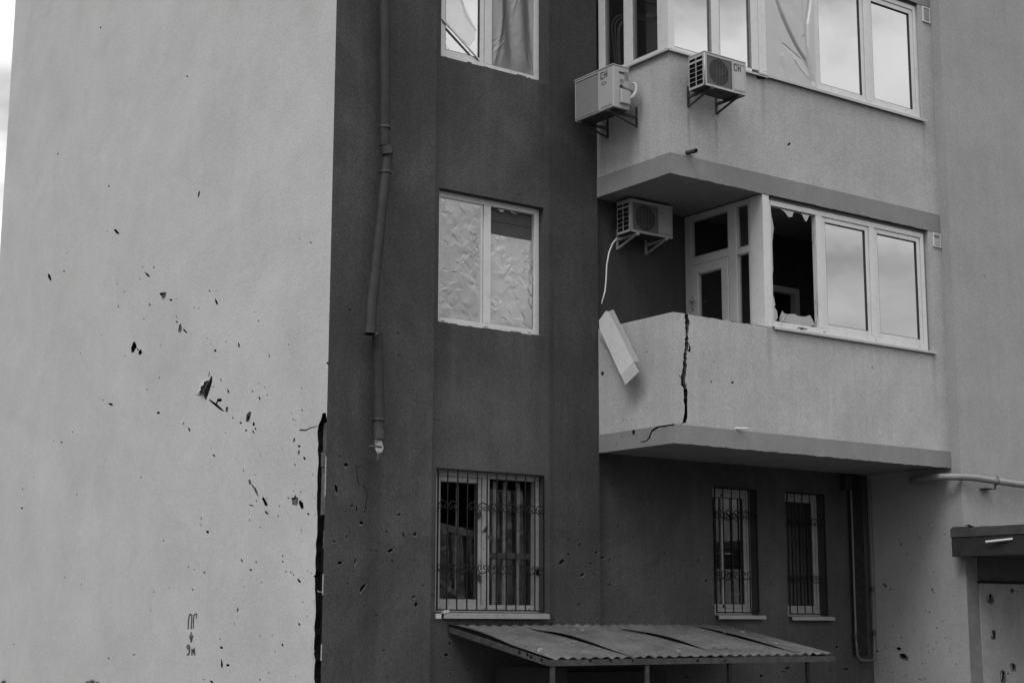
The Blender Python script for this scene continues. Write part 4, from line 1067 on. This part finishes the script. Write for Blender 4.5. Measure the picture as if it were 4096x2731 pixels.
# ------------------------------------------------------------------ iron window grilles
def arch_pts(c, r, up):
    """omega shaped scroll: arch with two inward curls"""
    pts = []
    for k in range(13):
        a = math.pi-k*math.pi/12; pts.append((c+r*math.cos(a), r*math.sin(a)))
    curlL = []; rr = r*.42
    for k in range(9):
        a = math.pi+k*1.5*math.pi/8; q = rr*(1-.04*k); curlL.append((c-r+rr+q*math.cos(a), -.004+q*math.sin(a)))
    curlR = [(2*c-x, z) for x, z in curlL]
    return [[(x, z*up) for x, z in s] for s in (pts, curlL, curlR)]
def grille(x0, x1, za, zb, n, rows, label, rosette=None):
    e = empty('window_grille', (x0, YB-.02, za), 0, label, 'window bars', 'wrought iron window bars on the ground floor')
    Wd, H = x1-x0, zb-za
    mb = MB(); fr4(mb, 'f', 0, Wd, 0, H, .014, -.007, .007); mb.build('frame', M['iron'], e)
    st = Wd/(n+1)
    for k in range(1, n+1):
        mb = MB(); b_ = rnd.uniform(-.003, .003)
        mb.tube([(st*k, 0, .012), (st*k+b_, 0, H/2), (st*k, 0, H-.012)], .0082, 6); mb.build('bar', M['iron'], e)
    for (z, up) in rows:
        for k in range(n+1):
            if rnd.random() < .08: continue
            mb = MB()
            for s in arch_pts(st*(k+.5), st*.44, up): mb.tube([(x, -.011, z+zz) for x, zz in s], .0062, 5)
            mb.build('scroll', M['iron'], e)
    if rosette is not None:
        for k in range(1, n+1, 2):
            mb = MB(); mb.tube([(st*k+.018*math.cos(t*.628), -.008, rosette+.02*math.sin(t*.628)) for t in range(11)], .005, 5, caps=False); mb.build('rosette', M['iron'], e)
    return e
grille(8.925, 10.30, .135, 1.58, 10, ((1.06, 1), (.44, -1)), 'widest set of scrolled iron bars, over the lowest stair bay window', .76)
grille(12.80, 13.49, .135, 1.59, 4, ((1.13, 1), (.45, -1)), 'narrow scrolled iron bars over the left window under the balcony')
grille(14.00, 14.66, .125, 1.59, 4, ((1.10, 1), (.44, -1)), 'narrow scrolled iron bars over the right window under the balcony', .84)

# ------------------------------------------------------------------ downpipe on the dark strip
e = empty('downpipe', (8.1, YA, 1.6), 0, 'dark bent drainpipe broken in two on the dark wall strip', 'drainpipe')
def dp(mb, name, m_, parent=e):
    o = mb.build(name, m_, parent); o.matrix_parent_inverse = Matrix.Translation((-8.1, -YA, -1.6)); return o
r_ = .055; yp = 13.43
def pp(px, py, y=yp): return P(px, py, 1, y)
mb = MB(); mb.tube([Vector((8.10, yp, 12.4)), pp(1537, 0), pp(1539, 400), pp(1538, 508)], r_, 18); dp(mb, 'upper_pipe', M['pipe'])
mb = MB(); mb.tube([pp(1537, 512), pp(1538, 585)], r_*.97, 18); dp(mb, 'pipe_section', M['pipe'])
mb = MB(); mb.tube([pp(1545, 586, yp-.01), pp(1549, 618, yp-.01)], [r_*1.2, r_*1.12], 18); dp(mb, 'coupling', M['pipedark'])
mb = MB(); mb.tube([pp(1551, 612), pp(1543, 690)], r_*.92, 18); dp(mb, 'pipe_section', M['pipe'])
mb = MB(); mb.tube([pp(1542, 688), pp(1512, 980, yp-.02), pp(1488, 1200, yp-.05), pp(1480, 1336, yp-.08)], [r_*.95, r_*1.0, r_*1.05, r_*1.05], 18, caps=False); dp(mb, 'leaning_pipe', M['pipe'])
mb = MB(); mb.tube([pp(1509, 1332), pp(1513, 1500), pp(1516, 1672)], r_, 18); dp(mb, 'lower_pipe', M['pipe'])
mb = MB(); mb.tube([pp(1516, 1684), pp(1516, 1722)], r_*.96, 18); dp(mb, 'pipe_section', M['steel'])
mb = MB(); mb.tube([pp(1516, 1722), pp(1516, 1757)], r_*1.08, 18); dp(mb, 'coupling', M['pipedark'])
for (x, y, y2) in ((1539, 509, yp), (1542, 688, yp), (1516, 1677, yp)):
    mb = MB(); c = pp(x, y, y2)
    mb.tube([c-Vector((0, 0, .012)), c+Vector((0, 0, .012))], r_*1.16, 18); mb.box(c.x+r_, c.x+r_+.03, c.y-.006, c.y+.006, c.z-.011, c.z+.011); mb.box(c.x-.01, c.x+.01, c.y+r_, YA, c.z-.008, c.z+.008)
    dp(mb, 'clamp', M['pipedark'])
c = pp(1512, 1788)
mb = MB(); mb.tube([c+Vector((-.085, .03, 0)), c+Vector((-.05, -.03, .004)), c+Vector((0, -.045, .0)), c+Vector((.05, -.03, 0)), c+Vector((.09, .03, .0))], .012, 8); dp(mb, 'clamp', M['pipedark'])
def leaf(mb, pts, y, bend=.015):
    vs_ = []
    for i, (a, b) in enumerate(pts):
        p = P(a, b, 1, y); p.y += bend*math.sin(i*1.7); vs_.append(mb.b.verts.new(p))
    f = mb.b.faces.new(vs_); ex = bmesh.ops.extrude_face_region(mb.b, geom=[f])
    for v in ex['geom']:
        if isinstance(v, bmesh.types.BMVert): v.co.y += .003
    bmesh.ops.triangulate(mb.b, faces=[f for f in mb.b.faces if len(f.verts) > 4])
mb = MB(); leaf(mb, [(1498,1757),(1530,1760),(1534,1790),(1525,1808),(1518,1825),(1511,1841),(1507,1815),(1502,1803),(1503,1790),(1500,1775)], yp-.05); dp(mb, 'torn_tip', M['tornmetal'])
mb = MB(); leaf(mb, [(1486,1325),(1494,1330),(1504,1329),(1518,1331),(1508,1337),(1500,1344),(1492,1336)], yp-.055, .006); dp(mb, 'torn_rim', M['tornmetal'])

# ------------------------------------------------------------------ hanging sheet metal on the lower balcony side
e = empty('bent_flashing', (10.9, 13.0, 2.6), 0, 'bent white metal flashing hanging askew off the lower balcony corner', 'metal sheet')
def bf(mb, name, m_):
    o = mb.build(name, m_, e); o.matrix_parent_inverse = Matrix.Translation((-10.9, -13.0, -2.6)); return o
def plate(lst, th=.003):
    """lst: pixel, X plane"""
    mb = MB(); vs_ = [mb.b.verts.new(P(a, b, 0, x)) for a, b, x in lst]
    f = mb.b.faces.new(vs_); ex = bmesh.ops.extrude_face_region(mb.b, geom=[f])
    for v in ex['geom']:
        if isinstance(v, bmesh.types.BMVert): v.co.x += th
    bmesh.ops.triangulate(mb.b, faces=[f for f in mb.b.faces if len(f.verts) > 4]); return mb
SC = .469
def Q(x, y): return 2350+x*SC, 1180+y*SC
def pl_(pts): return [(*Q(a, b), x) for a, b, x in pts]
bf(plate(pl_([(97,218,10.93),(155,136,10.93),(183,139,10.93),(395,568,10.84),(290,678,10.84),(283,682,10.84),(103,290,10.92)])), 'face', M['pvc'])
bf(plate(pl_([(183,138,10.926),(218,124,10.90),(436,566,10.81),(395,570,10.836)])), 'folded_lip', M['pvc'])
bf(plate(pl_([(395,572,10.838),(438,652,10.86),(322,766,10.86),(285,682,10.838)])), 'torn_end', M['pvc'])
bf(plate(pl_([(92,330,10.98),(99,290,10.98),(175,445,10.97),(180,470,10.97)])), 'back_strip', M['sheetmetal'])

# ------------------------------------------------------------------ spouts and tubes
def hollow(name, a, b, r, m_, label, cat='pipe'):
    a = Vector(a); b = Vector(b); e = empty(name, a, 0, label, cat)
    mb = MB(); d_ = b-a; mb.tube([(0, 0, 0), d_], r, 16, caps=False); mb.tube([d_, d_*.5], r*.82, 16, caps=False)
    mb.build('barrel', m_, e)
    mb = MB(); mb.tube([d_*.55, d_*.5], r*.84, 16); mb.build('bore', M['acdark'], e)
hollow('drain_spout', (11.262, YBAL+.02, 5.056), (11.262, YBAL-.15, 5.045), .024, M['bracketd'], 'short dark drain pipe poking out above the upper balcony slab edge')
hollow('drain_spout', (11.87, YBAL+.02, 2.085), (12.02, YBAL-.07, 2.088), .0095, M['cable'], 'thin white tube poking out above the lower balcony slab edge')
mb = MB(); mb.tube([P(2766, 612, 1, YBAL-.005)+Vector((.035*math.cos(k*.6283), 0, .035*math.sin(k*.6283))) for k in range(11)], .006, 5, caps=False)
tag(mb.build('pipe_collar', M['soffit']), 'ragged mortar collar round the dark drain pipe on the upper balcony', 'mortar collar')

# big pipe along the wing
e = empty('heating_pipe', (15.4, 12.0, 1.73), 0, 'thick pale pipe coming from under the balcony and running right along the wing wall', 'pipe')
def hp(mb, name, m_):
    o = mb.build(name, m_, e); o.matrix_parent_inverse = Matrix.Translation((-15.4, -12.0, -1.73)); return o
pts = [(15.50, 12.86, 1.757), (15.40, 12.80, 1.757), (15.33, 12.70, 1.757), (15.305, 12.58, 1.756), (15.30, 12.35, 1.755)]
for k in range(1, 9):
    a = k*math.pi/2/8; pts.append((15.30+.32*(1-math.cos(a)), 12.35-.32*math.sin(a), 1.755-.002*k))
pts += [(16.2, 12.03, 1.715), (18.0, 12.03, 1.66), (23.5, 12.03, 1.5)]
mb = MB(); mb.tube(pts, .042, 18); hp(mb, 'pipe_run', M['gaspipe'])
for k, (x, z) in enumerate(((16.0, 1.722), (18.6, 1.645))):
    mb = MB(); mb.tube([(x+.0, 12.03+.047*math.cos(t*.5236), z+.047*math.sin(t*.5236)) for t in range(13)], .004, 5, caps=False)
    mb.tube([(x-.05, 11.985, z+.02), (x-.02, 11.98, z+.055), (x-.06, 11.99, z+.08)], .003, 5)
    mb.box(x-.19, x-.02, 12.02, YE, z-.10, z-.09); mb.box(x-.03, x-.02, 12.02, 12.04, z-.10, z-.04)
    hp(mb, 'hanger', M['steel'])
# U shaped gas pipe in the corner
e = empty('gas_riser', (15.05, 13.52, -.43), 0, 'thin U shaped gas pipe in the dark corner below the balcony', 'pipe')
def gp(mb, name, m_):
    o = mb.build(name, m_, e); o.matrix_parent_inverse = Matrix.Translation((-15.05, -13.52, .43)); return o
a = P(3404, 1970, 1, 13.54); b = P(3424, 2560, 1, 13.54); b2 = P(3430, 2620, 1, 13.54); b3 = P(3445, 2640, 1, 13.54)
c1 = P(3485, 2640, 1, 13.54); c2 = P(3499, 2632, 1, 13.54); c3 = P(3498, 2540, 1, 13.54); c4 = P(3468, 1960, 1, 13.54)
mb = MB(); mb.tube([Vector((a.x, 13.54, 1.80)), a, b, b2, b3, c1, c2, c3, Vector((c3.x, 13.54, 1.8))], .013, 10); gp(mb, 'pipe_loop', M['gaspipel'])
for p in (P(3422, 2545, 1, 13.54), P(3497, 2530, 1, 13.54), P(3490, 2357, 1, 13.54)):
    mb = MB(); mb.tube([p-Vector((0, 0, .035)), p+Vector((0, 0, .035))], .021, 10); mb.box(p.x-.006, p.x+.006, 13.55, YB, p.z-.006, p.z+.006); gp(mb, 'joint', M['pipedark'])
mb = MB(); mb.box(15.10, 15.34, YB-.035, YB-.004, -.36, 1.86)  # flat near-black strip between the pipe legs
tag(mb.build('dark_wall_strip', M['concrete']), 'flat dark strip on the wall between the legs of the U shaped gas pipe', 'duct')
mb = MB(); mb.box(14.975, 15.09, YB-.10, YB-.004, 1.66, 1.85); j = mb.build('junction_box', M['acdark'], None, .006)
tag(j, 'small black box high in the dark corner above the U shaped gas pipe', 'junction box')

# ------------------------------------------------------------------ corrugated porch canopy
CX0, CX1, CY0, CY1 = 9.1, 12.87, 11.888, YB
ZB, ZF = -.012, -.315
e = empty('porch_canopy', (CX0, CY0, GZ), 0, 'low corrugated lean-to roof on steel posts under the ground floor windows', 'canopy')
CI = Matrix.Translation((-CX0, -CY0, -GZ))
def cp(mb, name, m_, bevel=0):
    o = mb.build(name, m_, e, bevel); o.matrix_parent_inverse = CI; return o
edges = [CX0-.02, 10.12, 11.30, 12.42, CX1+.03]; ends = [10.22, 11.40, 12.55, CX1+.03]
starts = [CX0-.02, 10.12, 11.30, 12.42]
skew = [0, .55, .30, .1]   # sheets lie slightly askew
for i in range(4):
    a, b = starts[i], ends[i]; mb = MB(); nx = int((b-a)/.012); ny = 30; rows = []
    for j in range(ny+1):
        t = j/ny; y = CY0-.004+(CY1-CY0)*t; row = []
        for k in range(nx+1):
            s_ = k/nx
            ak = a-(0 if i == 0 else .18*t*(.5+skew[i])); x = ak+(b-ak)*s_
            # keep clear of pier where the sheet runs past it
            yy = y
            if x < XP+.01 and XBR-.01 < x and y > YA-.01: yy = YA-.01
            lift = .012*i*0+.006*(i % 2)+(.034*math.exp(-(x-ak)/.09)*max(0, math.sin(t*3.4-.1)) if i else .03*math.exp(-(x-ak)/.12)*max(0, math.sin((t-.35)*4.6)))
            z = ZF+(ZB-ZF)*t+(.009+.004*noise.noise(Vector((x*3, i, 0))))*math.sin(x*2*math.pi/.135)+(.012*noise.noise(Vector((x*11, i*2., 5)))*max(0, 1-t*6))+lift+.008*i*.5+.004*noise.noise(Vector((x*4, t*3, i*9.)))
            if j == 0: yy += .022*noise.noise(Vector((x*9, i*3., 2)))+.006
            row.append(mb.b.verts.new((x, yy, z)))
        rows.append(row)
    for j in range(ny):
        for k in range(nx):
            f = mb.b.faces.new((rows[j][k], rows[j][k+1], rows[j+1][k+1], rows[j+1][k])); f.smooth = True
    o = cp(mb, 'roof_sheet', M['roof']); md = o.modifiers.new('solid', 'SOLIDIFY'); md.thickness = .005; md.offset = -1
# steel frame
mb = MB(); mb.box(CX0-.02, CX1+.03, CY0-.008, CY0+.03, ZF-.066, ZF-.010); cp(mb, 'front_beam', M['steel'])
for x in (CX0-.02, 10.25, 11.37, CX1+.0):
    mb = MB(); y1 = (YB if x < XBR or x > XP else YA)-.004
    t = (y1-CY0)/(CY1-CY0)
    mb.bar((x+.015, CY0+.031, ZF-.040), (x+.015, y1, ZF+(ZB-ZF)*t-.040), .03, .055 if x < 9.2 else .04); cp(mb, 'rafter', M['steel'])
for x, m_ in ((9.115, 'steel'), (10.27, 'steel'), (11.37, 'iron'), (12.50, 'iron')):
    mb = MB(); mb.box(x-.02, x+.02, CY0-.002, CY0+.028, GZ, ZF-.069); cp(mb, 'post', M[m_])
mb = MB()
for (x, y, zz) in ((8.98,12.1,0),):
    pass
for (px, py) in ((2078,2606),(2110,2616),(2124,2625),(2167,2637)):
    q = P(px, py, 0, CX0-.021); mb.tube([q, q+Vector((-.003, 0, 0))], .018, 8)
for px in (2442, 2530, 2790, 2360, 2900): 
    q = P(px, 2640, 1, CY0-.006); mb.tube([q, q+Vector((0, -.003, 0))], rnd.uniform(.012, .02), 7)
cp(mb, 'blast_hole', M['hole'])
mb = MB(); q = P(2160, 2602, 1, 12.1); mb.obox(q+Vector((0, 0, .01)), (.02, 0, .004), (0, .012, 0), (.003, 0, .014))
for _ in range(22):
    x = rnd.uniform(9.3, 12.7); t = rnd.uniform(.05, .8); q = Vector((x, CY0+(CY1-CY0)*t, ZF+(ZB-ZF)*t+.024+(.02 if x > 10 else 0)))
    a_ = rnd.uniform(0, 3.1); l_ = rnd.uniform(.008, .03)
    mb.obox(q, (math.cos(a_)*l_, math.sin(a_)*l_, rnd.uniform(-.3, .3)*l_), (-math.sin(a_)*l_*.5, math.cos(a_)*l_*.5, .002), (0, 0, .003))
cp(mb, 'debris', M['panel'])
# basement stairwell enclosure under the canopy
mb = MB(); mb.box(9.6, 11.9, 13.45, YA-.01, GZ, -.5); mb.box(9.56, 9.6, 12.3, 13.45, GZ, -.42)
cp(mb, 'lining_board', M['nearblack'])

# ------------------------------------------------------------------ entrance canopy on the wing
e = empty('entrance_canopy', (15.3, 12.14, .8), 0, 'dark entrance canopy cut by the right edge of the picture', 'canopy')
EI = Matrix.Translation((-15.3, -12.14, -.8))
def ep(mb, name, m_, bevel=0):
    o = mb.build(name, m_, e, bevel); o.matrix_parent_inverse = EI; return o
mb = MB(); mb.box(15.31, 18.4, 10.62, YE-.003, .80, 1.028); mb.box(15.31, XE-.003, YE-.003, 12.19, .80, 1.028); ep(mb, 'slab', M['nearblack'])
mb = MB(); mb.box(15.30, 18.41, 10.60, YE-.003, 1.029, 1.135); mb.box(15.30, XE-.003, YE-.003, 12.195, 1.029, 1.135); ep(mb, 'fascia_band', M['beam'])
mb = MB()
mb.box(15.33, 15.47, 12.02, 12.19, 1.136, 1.152); mb.obox((15.50, 11.9, 1.15), (.07, 0, .008), (0, .05, 0), (0, 0, .003)); mb.obox((15.42, 12.0, 1.16), (.05, .0, -.01), (0, .03, 0), (0, 0, .002))
ep(mb, 'roof_flashing', M['steel'])
hollow('drain_spout', (15.31, 11.32, .975), (15.26, 11.66, .953), .0145, M['cable'], 'short white tube below the band of the dark entrance canopy')
# wing entrance: side strip and lighter panel
px0 = 15.69
mb = MB(); mb.box(XE+.002, px0, YE-.012, YE-.004, GZ, .80); part(mb, 'shaded_wall_strip', M['wallshade'])  # strip of front wall with its shade put into a darker colour
HP = chips([(1610,1052,40,24,90),(1632,1268,34,22,100),(1640,1288,20,10,80),(1753,1467,34,20,80),(1721,1507,10,10,0),(1690,1525,58,22,88),(1748,1000,14,14,0),(1682,1243,4,4,0),
            (1544,1415,10,4,0),(1780,1010,8,8,0)], 2900, 1700, .6575, 1, YE-.03)
w = MB(); sheet(w, rect(px0+.002, 18.2, GZ, .495), HP, front(YE-.03))
w.box(px0+.002, px0+.004, YE-.029, YE-.004, GZ, .495)
part(w, 'entrance_panel', WM(M['panel']), label='paler plaster panel under the entrance canopy with ragged shrapnel holes')
mb = MB(); mb.box(px0+.004, 18.2, YE-.024, YE-.004, .53, .797); part(mb, 'canopy_shade_board', M['beam'])  # dark board added to paint the canopy's shade on the wall
mb = MB(); mb.box(px0-.02, 18.2, YE-.045, YE-.013, .497, .527); part(mb, 'drip_bar', M['iron'])

# ------------------------------------------------------------------ shrubs at the foot of the end wall
def shrub(tip, h, r, seed, label):
    rr = random.Random(seed); x, y, z = tip
    e = empty('conifer_shrub', (x, y, GZ), 0, label, 'shrub', 'conifer shrubs below the pale end wall')
    H = z-GZ
    mb = MB(); mb.tube([(0, 0, 0), (.02, .01, H*.5), (0, 0, H-.12)], [.035, .022, .006], 8); st = mb
    nd = MB()
    for k in range(190):
        t = rr.random()**.6; zc = H*(.12+.88*t); rad = r*(1-t)**.75+.05; a = rr.uniform(0, 6.283)
        b0 = Vector((0, 0, zc-.12)); up = rr.uniform(.25, .9)
        d_ = Vector((math.cos(a), math.sin(a), up)).normalized(); ln = rad*rr.uniform(.6, 1.1)
        tip_ = b0+d_*ln
        if tip_.z > H: tip_.z = H-rr.uniform(0, .02)
        st.tube([b0, (b0+tip_)/2, tip_], [.006, .004, .002], 4)
        for q in range(44):
            s_ = rr.uniform(.25, 1.0); c = b0+(tip_-b0)*s_; aa = rr.uniform(0, 6.283)
            dd = (d_+Vector((math.cos(aa), math.sin(aa), rr.uniform(-.2, .8)))*.75).normalized()*rr.uniform(.03, .06)
            n_ = dd.orthogonal().normalized()*.0022
            nd.face([c-n_, c+n_, c+dd])
    st.build('trunk', M['bark'], e); nd.rn = False; nd.build('foliage', M['needle'], e)
shrub(P(372, 2692, 0, 6.85), 2, .55, 1, 'largest dark needled shrub top poking over the lower picture edge below the pale wall')
shrub(P(200, 2706, 0, 6.7), 2, .45, 2, 'lower dark shrub tip left of the largest shrub at the picture bottom')
shrub(P(8, 2690, 0, 6.6), 2, .5, 3, 'dark shrub twig at the lower left corner of the picture')
